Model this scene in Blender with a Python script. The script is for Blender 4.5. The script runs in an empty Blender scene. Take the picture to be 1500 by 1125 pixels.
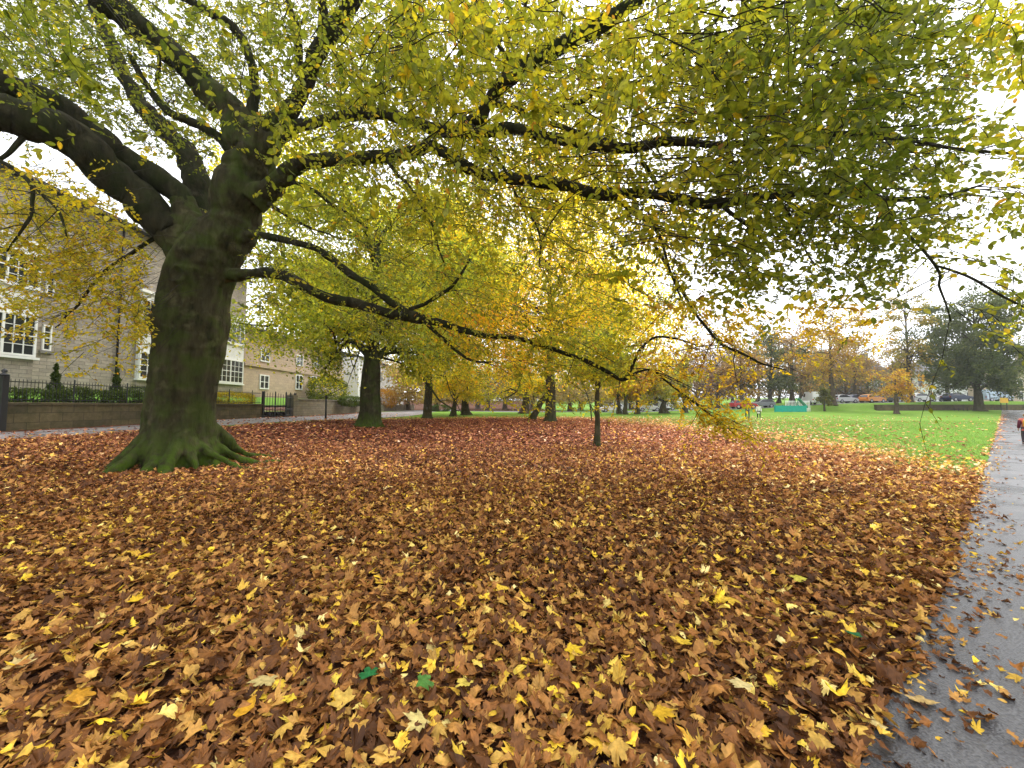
import bpy, bmesh, math, random
import numpy as np
from mathutils import Vector, noise

random.seed(7)
rng = np.random.default_rng(7)
scene = bpy.context.scene
COL = scene.collection
R = math.radians

# ------------------------------------------------------------------ camera frame
F, CX, CY = 560.0, 750.0, 562.5
CAMZ = 1.6
PITCH = math.atan((594 - CY) / F)
FW = np.array([0, math.cos(PITCH), math.sin(PITCH)])
UP = np.array([0, -math.sin(PITCH), math.cos(PITCH)])
CAM = np.array([0, 0, CAMZ])


def at(px, py, Y):
    d = FW + (px - CX) / F * np.array([1.0, 0, 0]) + (CY - py) / F * UP
    return CAM + d * (Y / d[1])


def proj(P):
    P = np.asarray(P, float)
    d = P - CAM
    w = d @ FW
    w = np.where(np.abs(w) < 1e-3, 1e-3, w)
    return CX + F * d[..., 0] / w, CY - F * (d @ UP) / w, w


def S(t):
    t = np.clip(t, 0, 1)
    return t * t * (3 - 2 * t)


def terrain(x, y):
    x = np.asarray(x, float); y = np.asarray(y, float)
    left = 0.55 * S((-x - 6) / 13.0)
    far = np.interp(x, [-60, -10, 17, 38, 58, 77, 200], [.8, .6, .35, .6, .8, .85, .85])
    s = S((y - 42) / 18.0)
    h = left * (1 - s) + far * s
    road = np.interp(x, [-10, 17, 38, 58, 77, 200], [0, 0.05, .38, 1.2, 1.45, 1.45])
    h = h + S((y - 60.4) / 1.6) * road
    h = h + 0.05 * np.sin(x * .31 + 1) * np.sin(y * .27) * S((y - 3) / 8.0)
    h = h + 5.0 * S((y - 110) / 200.0)
    return h


def tz(x, y):
    return float(terrain(x, y))


def gp(px, py):
    d = FW + (px - CX) / F * np.array([1.0, 0, 0]) + (CY - py) / F * UP
    t = 0.5
    while t < 400:
        p = CAM + d * t
        if p[2] <= tz(p[0], p[1]):
            return p
        t += 0.02 + t * 0.002
    return CAM + d * 400


# ------------------------------------------------------------------ materials
def newmat(name):
    m = bpy.data.materials.new(name); m.use_nodes = True
    nt = m.node_tree; nt.nodes.clear()
    out = nt.nodes.new('ShaderNodeOutputMaterial')
    return m, nt, out


def N(nt, typ, **kw):
    n = nt.nodes.new(typ)
    for k, v in kw.items():
        setattr(n, k, v)
    return n


def ramp(nt, stops):
    r = nt.nodes.new('ShaderNodeValToRGB')
    el = r.color_ramp.elements
    while len(el) < len(stops):
        el.new(0.5)
    for e, (p, c) in zip(el, stops):
        e.position = p; e.color = (*c, 1)
    return r


def simple(name, stops, scale=4.0, rough=0.8, bump=0.0, bscale=None, detail=6, spec=0.3, metal=0.0, stretch=(1, 1, 1), coords='Object'):
    m, nt, out = newmat(name)
    b = N(nt, 'ShaderNodeBsdfPrincipled')
    tc = N(nt, 'ShaderNodeTexCoord'); mp = N(nt, 'ShaderNodeMapping'); mp.inputs['Scale'].default_value = stretch
    nt.links.new(tc.outputs[coords], mp.inputs['Vector'])
    nz = N(nt, 'ShaderNodeTexNoise'); nz.inputs['Scale'].default_value = scale; nz.inputs['Detail'].default_value = detail
    nt.links.new(mp.outputs[0], nz.inputs['Vector'])
    r = ramp(nt, stops); nt.links.new(nz.outputs['Fac'], r.inputs['Fac'])
    nt.links.new(r.outputs['Color'], b.inputs['Base Color'])
    b.inputs['Roughness'].default_value = rough
    b.inputs['Specular IOR Level'].default_value = spec
    b.inputs['Metallic'].default_value = metal
    if bump:
        n2 = N(nt, 'ShaderNodeTexNoise'); n2.inputs['Scale'].default_value = bscale or scale * 3; n2.inputs['Detail'].default_value = 8
        nt.links.new(mp.outputs[0], n2.inputs['Vector'])
        bp = N(nt, 'ShaderNodeBump'); bp.inputs['Strength'].default_value = bump; bp.inputs['Distance'].default_value = .05
        nt.links.new(n2.outputs['Fac'], bp.inputs['Height']); nt.links.new(bp.outputs[0], b.inputs['Normal'])
    nt.links.new(b.outputs[0], out.inputs['Surface'])
    return m


def leafmat(name, trans=0.5, gloss=0.04, tboost=1.25):
    m, nt, out = newmat(name)
    at_ = N(nt, 'ShaderNodeAttribute'); at_.attribute_name = 'col'
    tc = N(nt, 'ShaderNodeTexCoord'); nz = N(nt, 'ShaderNodeTexNoise'); nz.inputs['Scale'].default_value = 45; nz.inputs['Detail'].default_value = 3
    nt.links.new(tc.outputs['Object'], nz.inputs['Vector'])
    mr = N(nt, 'ShaderNodeMapRange'); mr.inputs['From Min'].default_value = .3; mr.inputs['From Max'].default_value = .7
    mr.inputs['To Min'].default_value = .72; mr.inputs['To Max'].default_value = 1.25
    nt.links.new(nz.outputs['Fac'], mr.inputs['Value'])
    mul = N(nt, 'ShaderNodeVectorMath', operation='SCALE')
    nt.links.new(at_.outputs['Color'], mul.inputs[0]); nt.links.new(mr.outputs[0], mul.inputs['Scale'])
    d = N(nt, 'ShaderNodeBsdfDiffuse'); t = N(nt, 'ShaderNodeBsdfTranslucent')
    sc = N(nt, 'ShaderNodeVectorMath', operation='SCALE'); sc.inputs['Scale'].default_value = tboost
    nt.links.new(mul.outputs[0], d.inputs['Color']); nt.links.new(mul.outputs[0], sc.inputs[0]); nt.links.new(sc.outputs[0], t.inputs['Color'])
    mx = N(nt, 'ShaderNodeMixShader'); mx.inputs[0].default_value = trans
    nt.links.new(d.outputs[0], mx.inputs[1]); nt.links.new(t.outputs[0], mx.inputs[2])
    g = N(nt, 'ShaderNodeBsdfGlossy'); g.inputs['Roughness'].default_value = .38
    m2 = N(nt, 'ShaderNodeMixShader'); m2.inputs[0].default_value = gloss
    nt.links.new(mx.outputs[0], m2.inputs[1]); nt.links.new(g.outputs[0], m2.inputs[2])
    nt.links.new(m2.outputs[0], out.inputs['Surface'])
    return m


def barkmat(name, c0, c1, moss=(.035, .06, .012), moss_low=0.0, moss_top=1.2, mossamt=.35, vs=.25):
    m, nt, out = newmat(name)
    b = N(nt, 'ShaderNodeBsdfPrincipled'); b.inputs['Roughness'].default_value = 1; b.inputs['Specular IOR Level'].default_value = .06
    geo = N(nt, 'ShaderNodeNewGeometry'); mp = N(nt, 'ShaderNodeMapping'); mp.inputs['Scale'].default_value = (1, 1, vs)
    nt.links.new(geo.outputs['Position'], mp.inputs['Vector'])
    n1 = N(nt, 'ShaderNodeTexNoise'); n1.inputs['Scale'].default_value = 7; n1.inputs['Detail'].default_value = 10; n1.inputs['Roughness'].default_value = .65
    nt.links.new(mp.outputs[0], n1.inputs['Vector'])
    r = ramp(nt, [(.3, c0), (.7, c1)]); nt.links.new(n1.outputs['Fac'], r.inputs['Fac'])
    # pale lichen blotches
    n3 = N(nt, 'ShaderNodeTexNoise'); n3.inputs['Scale'].default_value = 3.2; n3.inputs['Detail'].default_value = 8
    nt.links.new(geo.outputs['Position'], n3.inputs['Vector'])
    r3 = ramp(nt, [(.56, (0, 0, 0)), (.7, (1, 1, 1))]); nt.links.new(n3.outputs['Fac'], r3.inputs['Fac'])
    lm = N(nt, 'ShaderNodeMix', data_type='RGBA'); lm.inputs['B'].default_value = tuple(min(1, v * 1.7) for v in c1) + (1,)
    lf = N(nt, 'ShaderNodeMath', operation='MULTIPLY'); lf.inputs[1].default_value = .6
    nt.links.new(r3.outputs['Color'], lf.inputs[0]); nt.links.new(lf.outputs[0], lm.inputs['Factor']); nt.links.new(r.outputs['Color'], lm.inputs['A'])
    # moss: by height near the ground and on upward faces
    sx = N(nt, 'ShaderNodeSeparateXYZ'); nt.links.new(geo.outputs['Position'], sx.inputs[0])
    mr = N(nt, 'ShaderNodeMapRange'); mr.inputs['From Min'].default_value = moss_top; mr.inputs['From Max'].default_value = moss_low
    nt.links.new(sx.outputs['Z'], mr.inputs['Value'])
    n2 = N(nt, 'ShaderNodeTexNoise'); n2.inputs['Scale'].default_value = 2.3; n2.inputs['Detail'].default_value = 6
    nt.links.new(geo.outputs['Position'], n2.inputs['Vector'])
    r2 = ramp(nt, [(.42, (0, 0, 0)), (.62, (1, 1, 1))]); nt.links.new(n2.outputs['Fac'], r2.inputs['Fac'])
    ma = N(nt, 'ShaderNodeMath', operation='MULTIPLY'); ma.inputs[1].default_value = mossamt
    nt.links.new(r2.outputs['Color'], ma.inputs[0])
    n4 = N(nt, 'ShaderNodeTexNoise'); n4.inputs['Scale'].default_value = 6; n4.inputs['Detail'].default_value = 7
    nt.links.new(geo.outputs['Position'], n4.inputs['Vector'])
    r4 = ramp(nt, [(.36, (.1, .1, .1)), (.56, (1, 1, 1))]); nt.links.new(n4.outputs['Fac'], r4.inputs['Fac'])
    mh = N(nt, 'ShaderNodeMath', operation='MULTIPLY'); nt.links.new(r4.outputs['Color'], mh.inputs[0]); nt.links.new(mr.outputs[0], mh.inputs[1])
    mm = N(nt, 'ShaderNodeMath', operation='MAXIMUM'); nt.links.new(ma.outputs[0], mm.inputs[0]); nt.links.new(mh.outputs[0], mm.inputs[1])
    m3 = N(nt, 'ShaderNodeMath', operation='MULTIPLY'); m3.inputs[1].default_value = .9; nt.links.new(mm.outputs[0], m3.inputs[0])
    mx = N(nt, 'ShaderNodeMix', data_type='RGBA'); mx.inputs['B'].default_value = (*moss, 1)
    nt.links.new(m3.outputs[0], mx.inputs['Factor']); nt.links.new(lm.outputs['Result'], mx.inputs['A'])
    nt.links.new(mx.outputs['Result'], b.inputs['Base Color'])
    bp = N(nt, 'ShaderNodeBump'); bp.inputs['Strength'].default_value = .9; bp.inputs['Distance'].default_value = .08
    nt.links.new(n1.outputs['Fac'], bp.inputs['Height']); nt.links.new(bp.outputs[0], b.inputs['Normal'])
    nt.links.new(b.outputs[0], out.inputs['Surface'])
    return m


def stonemat(name, c1, c2, mortar, bw=.55, bh=.2, stain=.5, stainc=(.06, .065, .03), stain_scale=.6, axis='YZ'):
    m, nt, out = newmat(name)
    b = N(nt, 'ShaderNodeBsdfPrincipled'); b.inputs['Roughness'].default_value = .9; b.inputs['Specular IOR Level'].default_value = .2
    geo = N(nt, 'ShaderNodeNewGeometry'); sx = N(nt, 'ShaderNodeSeparateXYZ'); nt.links.new(geo.outputs['Position'], sx.inputs[0])
    cb = N(nt, 'ShaderNodeCombineXYZ')
    add = N(nt, 'ShaderNodeMath', operation='ADD'); nt.links.new(sx.outputs['X'], add.inputs[0]); nt.links.new(sx.outputs['Y'], add.inputs[1])
    nt.links.new(add.outputs[0], cb.inputs[0]); nt.links.new(sx.outputs['Z'], cb.inputs[1])
    br = N(nt, 'ShaderNodeTexBrick')
    br.inputs['Color1'].default_value = (*c1, 1); br.inputs['Color2'].default_value = (*c2, 1); br.inputs['Mortar'].default_value = (*mortar, 1)
    br.inputs['Scale'].default_value = 1; br.inputs['Brick Width'].default_value = bw; br.inputs['Row Height'].default_value = bh
    br.inputs['Mortar Size'].default_value = .014; br.inputs['Mortar Smooth'].default_value = .4; br.inputs['Bias'].default_value = 0
    nt.links.new(cb.outputs[0], br.inputs['Vector'])
    nz = N(nt, 'ShaderNodeTexNoise'); nz.inputs['Scale'].default_value = stain_scale; nz.inputs['Detail'].default_value = 9; nz.inputs['Roughness'].default_value = .7
    nt.links.new(geo.outputs['Position'], nz.inputs['Vector'])
    r = ramp(nt, [(.4, (0, 0, 0)), (.72, (stain,) * 3)]); nt.links.new(nz.outputs['Fac'], r.inputs['Fac'])
    mx = N(nt, 'ShaderNodeMix', data_type='RGBA'); mx.inputs['B'].default_value = (*stainc, 1)
    nt.links.new(r.outputs['Color'], mx.inputs['Factor']); nt.links.new(br.outputs['Color'], mx.inputs['A'])
    n2 = N(nt, 'ShaderNodeTexNoise'); n2.inputs['Scale'].default_value = 9; n2.inputs['Detail'].default_value = 6
    nt.links.new(geo.outputs['Position'], n2.inputs['Vector'])
    mr = N(nt, 'ShaderNodeMapRange'); mr.inputs['To Min'].default_value = .7; mr.inputs['To Max'].default_value = 1.3
    nt.links.new(n2.outputs['Fac'], mr.inputs['Value'])
    sc = N(nt, 'ShaderNodeVectorMath', operation='SCALE'); nt.links.new(mx.outputs['Result'], sc.inputs[0]); nt.links.new(mr.outputs[0], sc.inputs['Scale'])
    nt.links.new(sc.outputs[0], b.inputs['Base Color'])
    bp = N(nt, 'ShaderNodeBump'); bp.inputs['Strength'].default_value = .6; bp.inputs['Distance'].default_value = .02
    nt.links.new(br.outputs['Fac'], bp.inputs['Height']); bp.invert = True
    nt.links.new(bp.outputs[0], b.inputs['Normal'])
    nt.links.new(b.outputs[0], out.inputs['Surface'])
    return m


def flat(name, c, rough=.5, spec=.4, metal=0.0, var=.12):
    return simple(name, [(.3, tuple(v * (1 - var) for v in c)), (.7, tuple(min(1, v * (1 + var)) for v in c))], scale=3, rough=rough, spec=spec, metal=metal)


M = {}
M['leaf'] = leafmat('leaf', .58, .02, 1.28)
M['litter'] = leafmat('fallen_leaf', .12, .015, 1.0)
M['bark'] = barkmat('beech_bark', (.014, .013, .007), (.062, .054, .028), moss=(.05, .085, .008), moss_low=.2, moss_top=1.25, mossamt=.42)
M['limb'] = barkmat('limb_bark', (.011, .010, .006), (.042, .037, .021), moss=(.018, .03, .005), moss_low=-9, moss_top=-8, mossamt=.45)
M['bark2'] = barkmat('bark_grey', (.028, .024, .014), (.085, .072, .045), moss=(.045, .06, .018), moss_low=-.2, moss_top=1.6, mossamt=.25)
M['bark3'] = barkmat('bark_brown', (.05, .038, .028), (.12, .09, .065), moss_low=-9, moss_top=-8, mossamt=.15)
M['twig'] = flat('twig_bark', (.022, .018, .013), .8, .2)
M['stone'] = stonemat('house_stone', (.40, .35, .29), (.28, .245, .205), (.20, .175, .15), .62, .2, .6, (.17, .145, .12), .6)
M['stone2'] = stonemat('beige_stone', (.52, .40, .29), (.44, .34, .26), (.4, .32, .25), .7, .28, .3, (.3, .23, .18), .5)
M['stone3'] = stonemat('grey_stone', (.3, .28, .26), (.24, .225, .21), (.2, .19, .18), .7, .3, .4, (.15, .14, .13), .4)
M['wallstone'] = stonemat('garden_wall_stone', (.15, .115, .06), (.095, .075, .045), (.06, .05, .035), .9, .42, .85, (.035, .038, .012), 1.3)
M['wallstone2'] = stonemat('pale_wall_stone', (.26, .22, .16), (.19, .165, .125), (.14, .12, .1), .6, .25, .6, (.08, .085, .04), .8)
M['slate'] = simple('roof_slate', [(.3, (.05, .05, .055)), (.7, (.1, .1, .105))], 6, .6)
M['white'] = flat('white_paint', (.78, .78, .76), .5, .4, var=.05)
M['render'] = flat('white_render', (.72, .72, .7), .8, .2, var=.08)
M['glass'] = flat('window_glass', (.03, .033, .036), .08, .6)
M['iron'] = flat('black_iron', (.012, .012, .013), .45, .5)
M['pipe'] = flat('drainpipe_iron', (.02, .016, .016), .5, .4)
M['tyre'] = flat('tyre_rubber', (.015, .015, .015), .8, .3)
M['rim'] = flat('wheel_rim', (.4, .4, .42), .35, .5, .6)
M['lamp'] = flat('headlight_glass', (.7, .7, .7), .15, .6)
M['tail'] = flat('tail_light', (.35, .02, .02), .2, .5)
M['teal'] = flat('teal_paint', (.0, .30, .22), .5, .4)
M['slidegreen'] = flat('green_paint', (.03, .22, .12), .5, .4)
M['yellow'] = flat('yellow_board', (.75, .42, .03), .5, .4, var=.06)
M['wood'] = simple('bench_wood', [(.3, (.04, .028, .02)), (.7, (.09, .06, .04))], 8, .8, stretch=(1, 6, 6))
M['skin'] = flat('skin', (.5, .32, .24), .6, .3)
M['hair'] = flat('dark_hair', (.03, .02, .015), .7, .3)


# asphalt
def asphalt(name, c0, c1, wet=.5):
    m, nt, out = newmat(name)
    b = N(nt, 'ShaderNodeBsdfPrincipled')
    geo = N(nt, 'ShaderNodeNewGeometry')
    n1 = N(nt, 'ShaderNodeTexNoise'); n1.inputs['Scale'].default_value = 75; n1.inputs['Detail'].default_value = 3
    n2 = N(nt, 'ShaderNodeTexNoise'); n2.inputs['Scale'].default_value = .9; n2.inputs['Detail'].default_value = 8; n2.inputs['Roughness'].default_value = .6
    for n in (n1, n2):
        nt.links.new(geo.outputs['Position'], n.inputs['Vector'])
    r = ramp(nt, [(.3, c0), (.75, c1)]); nt.links.new(n1.outputs['Fac'], r.inputs['Fac'])
    r2 = ramp(nt, [(.38, (.42, .42, .43)), (.65, (1.3, 1.28, 1.26))]); nt.links.new(n2.outputs['Fac'], r2.inputs['Fac'])
    mu = N(nt, 'ShaderNodeVectorMath', operation='MULTIPLY'); nt.links.new(r.outputs['Color'], mu.inputs[0]); nt.links.new(r2.outputs['Color'], mu.inputs[1])
    nt.links.new(mu.outputs[0], b.inputs['Base Color'])
    r3 = ramp(nt, [(.4, (wet * .45,) * 3), (.62, (wet,) * 3)]); nt.links.new(n2.outputs['Fac'], r3.inputs['Fac'])
    nt.links.new(r3.outputs['Color'], b.inputs['Roughness']); b.inputs['Specular IOR Level'].default_value = .35
    bp = N(nt, 'ShaderNodeBump'); bp.inputs['Strength'].default_value = .6; bp.inputs['Distance'].default_value = .012
    nt.links.new(n1.outputs['Fac'], bp.inputs['Height']); nt.links.new(bp.outputs[0], b.inputs['Normal'])
    nt.links.new(b.outputs[0], out.inputs['Surface'])
    return m


M['asphalt'] = asphalt('wet_asphalt', (.040, .040, .043), (.12, .118, .12), .48)
M['path2'] = asphalt('footpath_asphalt', (.16, .14, .14), (.26, .235, .23), .7)
M['road'] = asphalt('road_asphalt', (.1, .1, .1), (.18, .18, .18), .7)


# ------------------------------------------------------------------ object helpers
def tag(o, label=None, cat=None, group=None, kind=None):
    if label: o['label'] = label
    if cat: o['category'] = cat
    if group: o['group'] = group
    if kind: o['kind'] = kind
    return o


def empty(name, loc=(0, 0, 0), rz=0.0):
    o = bpy.data.objects.new(name, None); COL.objects.link(o)
    o.location = loc; o.rotation_euler = (0, 0, rz); o.empty_display_size = .3
    return o


class MB:
    def __init__(self):
        self.v = []; self.f = []

    def box(self, x0, x1, y0, y1, z0, z1):
        b = len(self.v)
        self.v += [(x0, y0, z0), (x1, y0, z0), (x1, y1, z0), (x0, y1, z0), (x0, y0, z1), (x1, y0, z1), (x1, y1, z1), (x0, y1, z1)]
        for q in ((0, 3, 2, 1), (4, 5, 6, 7), (0, 1, 5, 4), (1, 2, 6, 5), (2, 3, 7, 6), (3, 0, 4, 7)):
            self.f.append(tuple(b + i for i in q))
        return self

    def poly(self, pts):
        b = len(self.v); self.v += [tuple(p) for p in pts]; self.f.append(tuple(range(b, b + len(pts)))); return self

    def prism(self, pts_a, pts_b):
        """solid between two same-length outlines"""
        b = len(self.v); n = len(pts_a)
        self.v += [tuple(p) for p in pts_a] + [tuple(p) for p in pts_b]
        self.f.append(tuple(b + i for i in reversed(range(n)))); self.f.append(tuple(b + n + i for i in range(n)))
        for i in range(n):
            j = (i + 1) % n
            self.f.append((b + i, b + j, b + n + j, b + n + i))
        return self

    def tube(self, pts, rad, sides=6, cap=True):
        P = np.asarray(pts, float); n = len(P)
        rad = np.broadcast_to(np.asarray(rad, float), (n,))
        T = np.gradient(P, axis=0); T /= (np.linalg.norm(T, axis=1, keepdims=True) + 1e-9)
        ref = np.array([0, 0, 1.0]) if abs(T[0][2]) < .9 else np.array([1.0, 0, 0])
        u = np.cross(T[0], ref); u /= np.linalg.norm(u)
        ang = np.linspace(0, 2 * math.pi, sides, endpoint=False); ca, sa = np.cos(ang), np.sin(ang)
        b = len(self.v)
        for i in range(n):
            u = u - T[i] * (u @ T[i]); u /= (np.linalg.norm(u) + 1e-9)
            w = np.cross(T[i], u)
            ring = P[i] + rad[i] * (ca[:, None] * u + sa[:, None] * w)
            self.v += [tuple(r) for r in ring]
        for i in range(n - 1):
            a = b + i * sides; c = a + sides
            for k in range(sides):
                k2 = (k + 1) % sides
                self.f.append((a + k, a + k2, c + k2, c + k))
        if cap:
            self.f.append(tuple(b + k for k in reversed(range(sides))))
            self.f.append(tuple(b + (n - 1) * sides + k for k in range(sides)))
        return self

    def lathe(self, prof, c=(0, 0, 0), sides=16):
        b = len(self.v); n = len(prof)
        for r, z in prof:
            for k in range(sides):
                a = 2 * math.pi * k / sides
                self.v.append((c[0] + r * math.cos(a), c[1] + r * math.sin(a), c[2] + z))
        for i in range(n - 1):
            for k in range(sides):
                k2 = (k + 1) % sides
                self.f.append((b + i * sides + k, b + i * sides + k2, b + (i + 1) * sides + k2, b + (i + 1) * sides + k))
        self.f.append(tuple(b + k for k in reversed(range(sides)))); self.f.append(tuple(b + (n - 1) * sides + k for k in range(sides)))
        return self

    def build(self, name, mat, parent=None, smooth=False, bevel=0.0):
        me = bpy.data.meshes.new(name); me.from_pydata(self.v, [], self.f); me.update()
        if smooth:
            me.polygons.foreach_set('use_smooth', [True] * len(me.polygons))
        me.materials.append(M[mat] if isinstance(mat, str) else mat)
        o = bpy.data.objects.new(name, me); COL.objects.link(o)
        if parent is not None: o.parent = parent
        if bevel:
            md = o.modifiers.new('bevel', 'BEVEL'); md.width = bevel; md.segments = 2
        return o


def np_mesh(name, V, faces, mat, parent=None, col=None, smooth=False):
    """faces: list of (n,k) int arrays"""
    me = bpy.data.meshes.new(name)
    V = np.ascontiguousarray(V, dtype=np.float32)
    me.vertices.add(len(V)); me.vertices.foreach_set('co', V.ravel())
    nl = sum(f.size for f in faces); nf = sum(len(f) for f in faces)
    me.loops.add(nl); me.polygons.add(nf)
    me.loops.foreach_set('vertex_index', np.concatenate([f.ravel() for f in faces]).astype(np.int32))
    st = []; c = 0
    for f in faces:
        st.append(c + np.arange(len(f)) * f.shape[1]); c += f.size
    me.polygons.foreach_set('loop_start', np.concatenate(st).astype(np.int32))
    me.polygons.foreach_set('use_smooth', np.full(nf, smooth))
    if col is not None:
        a = me.attributes.new('col', 'FLOAT_COLOR', 'POINT')
        c4 = np.ones((len(V), 4), np.float32); c4[:, :3] = col
        a.data.foreach_set('color', c4.ravel())
    me.update(calc_edges=True)
    me.materials.append(M[mat] if isinstance(mat, str) else mat)
    o = bpy.data.objects.new(name, me); COL.objects.link(o)
    if parent is not None: o.parent = parent
    return o


def nrm(a):
    return a / (np.linalg.norm(a, axis=-1, keepdims=True) + 1e-9)


# leaf templates: (u across, v along, w up) and faces
OVAL8 = (np.array([(0, 0, 0), (.2, .16, .03), (.31, .45, .07), (.2, .8, .03), (0, 1.05, -.06), (-.2, .8, .03), (-.31, .45, .07), (-.2, .16, .03), (0, .45, 0)]),
         np.array([(0, 1, 2, 8), (8, 2, 3, 4), (8, 4, 5, 6), (0, 8, 6, 7)]))
OVAL6 = (np.array([(0, 0, 0), (.3, .35, .05), (.22, .78, .02), (0, 1.02, -.05), (-.22, .78, .02), (-.3, .35, .05)]),
         np.array([(0, 1, 2, 3), (0, 3, 4, 5)]))
QUAD = (np.array([(0, 0, 0), (.36, .5, .08), (0, 1, -.05), (-.36, .5, .08)]), np.array([(0, 1, 2, 3)]))


def leaves(P, D, Nn, s, tpl):
    """returns verts, faces for n leaves"""
    V0, F0 = tpl
    D = nrm(D); X = nrm(np.cross(D, Nn)); Z = np.cross(X, D)
    n = len(P); k = len(V0)
    s = np.asarray(s)[:, None, None]
    V = P[:, None, :] + s * (V0[None, :, 0, None] * X[:, None, :] + V0[None, :, 1, None] * D[:, None, :] + V0[None, :, 2, None] * Z[:, None, :])
    Fc = (np.arange(n) * k)[:, None, None] + F0[None]
    return V.reshape(-1, 3), Fc.reshape(-1, F0.shape[1])


RT = np.array([0, .2, .36, .5, .64, .78, .9, 1.0])
RC = np.array([(.035, .06, .008), (.085, .115, .008), (.185, .205, .016), (.40, .36, .018), (.62, .44, .012), (.52, .27, .018), (.34, .15, .026), (.17, .085, .04)])


def tintcol(t, k=1.0):
    t = np.clip(t, 0, 1)
    c = np.stack([np.interp(t, RT, RC[:, i]) for i in range(3)], -1)
    return c * np.asarray(k)[..., None]


def smooth_path(pts, n):
    """Catmull-Rom through rows of pts"""
    P = np.asarray(pts, float)
    P = np.vstack([2 * P[0] - P[1], P, 2 * P[-1] - P[-2]])
    out = []
    m = len(P) - 3
    for t in np.linspace(0, m - 1e-6, n):
        i = int(t); f = t - i
        a, b, c, d = P[i], P[i + 1], P[i + 2], P[i + 3]
        out.append(.5 * ((2 * b) + (-a + c) * f + (2 * a - 5 * b + 4 * c - d) * f * f + (-a + 3 * b - 3 * c + d) * f ** 3))
    return np.array(out)


# ================================================================== CAMERA, LIGHT
cd = bpy.data.cameras.new('camera'); cam = bpy.data.objects.new('camera', cd); COL.objects.link(cam)
cam.location = (0, 0, CAMZ); cam.rotation_euler = (math.pi / 2 + PITCH, 0, 0)
cd.sensor_width = 36; cd.lens = 36 * F / 1500.0; cd.clip_end = 3000; cd.clip_start = .05
scene.camera = cam

w = bpy.data.worlds.new("World"); scene.world = w; w.use_nodes = True
nt = w.node_tree; nt.nodes.clear()
wo = N(nt, 'ShaderNodeOutputWorld'); bg = N(nt, 'ShaderNodeBackground')
sky = N(nt, 'ShaderNodeTexSky'); sky.sky_type = 'NISHITA'; sky.sun_disc = False
SUN_EL, SUN_AZ = 58, 35
sky.sun_elevation = R(SUN_EL); sky.sun_rotation = R(SUN_AZ); sky.air_density = 1.0; sky.dust_density = 4.0
hs = N(nt, 'ShaderNodeHueSaturation'); hs.inputs['Saturation'].default_value = .16; hs.inputs['Value'].default_value = 1.0
nt.links.new(sky.outputs[0], hs.inputs['Color'])
# thin cloud structure in the overcast
tc = N(nt, 'ShaderNodeTexCoord'); cn = N(nt, 'ShaderNodeTexNoise'); cn.inputs['Scale'].default_value = 2.2; cn.inputs['Detail'].default_value = 7
nt.links.new(tc.outputs['Generated'], cn.inputs['Vector'])
mr = N(nt, 'ShaderNodeMapRange'); mr.inputs['From Min'].default_value = .35; mr.inputs['From Max'].default_value = .65; mr.inputs['To Min'].default_value = .85; mr.inputs['To Max'].default_value = 1.12
nt.links.new(cn.outputs['Fac'], mr.inputs['Value'])
sc_ = N(nt, 'ShaderNodeVectorMath', operation='SCALE'); nt.links.new(hs.outputs[0], sc_.inputs[0]); nt.links.new(mr.outputs[0], sc_.inputs['Scale'])
ov = N(nt, 'ShaderNodeMix', data_type='RGBA'); ov.inputs['Factor'].default_value = .6; ov.inputs['B'].default_value = (7.6, 7.8, 8.2, 1)
nt.links.new(sc_.outputs[0], ov.inputs['A'])
nt.links.new(ov.outputs['Result'], bg.inputs['Color']); bg.inputs['Strength'].default_value = .15
nt.links.new(bg.outputs[0], wo.inputs['Surface'])

sl = bpy.data.lights.new('sun', 'SUN'); sl.energy = 1.0; sl.angle = R(30); sl.color = (1, .96, .9)
so = bpy.data.objects.new('sun', sl); COL.objects.link(so)
az, el = R(SUN_AZ), R(SUN_EL)
dirv = Vector((math.sin(az) * math.cos(el), math.cos(az) * math.cos(el), math.sin(el)))
so.rotation_euler = dirv.to_track_quat('Z', 'Y').to_euler()

scene.view_settings.view_transform = 'Standard'; scene.view_settings.look = 'None'
scene.view_settings.exposure = 1.28; scene.view_settings.gamma = 1.0
scene.cycles.max_bounces = 8; scene.cycles.diffuse_bounces = 4; scene.cycles.transmission_bounces = 5; scene.cycles.glossy_bounces = 3

# ================================================================== GROUND
PE1 = gp(1438, 700)
PED = np.array([1.289, 1.0]); PED = PED / np.linalg.norm(PED)
PE0 = PE1.copy(); PE0[:2] -= PED * float((PE1[:2] - np.array([1.67, 1.69])) @ PED)
PEN = np.array([PED[1], -PED[0]])          # to the right of the edge (onto the path)


def path_d(x, y):
    """signed distance onto the right-hand path"""
    t = (x - PE0[0]) * PED[0] + (y - PE0[1]) * PED[1]
    return (x - PE0[0]) * PEN[0] + (y - PE0[1]) * PEN[1] + path_bend(t)


def path_bend(t):
    return .07 * np.exp(-(np.clip(t, -2, 99) / 2.0) ** 2)      # the edge widens towards the camera


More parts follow.
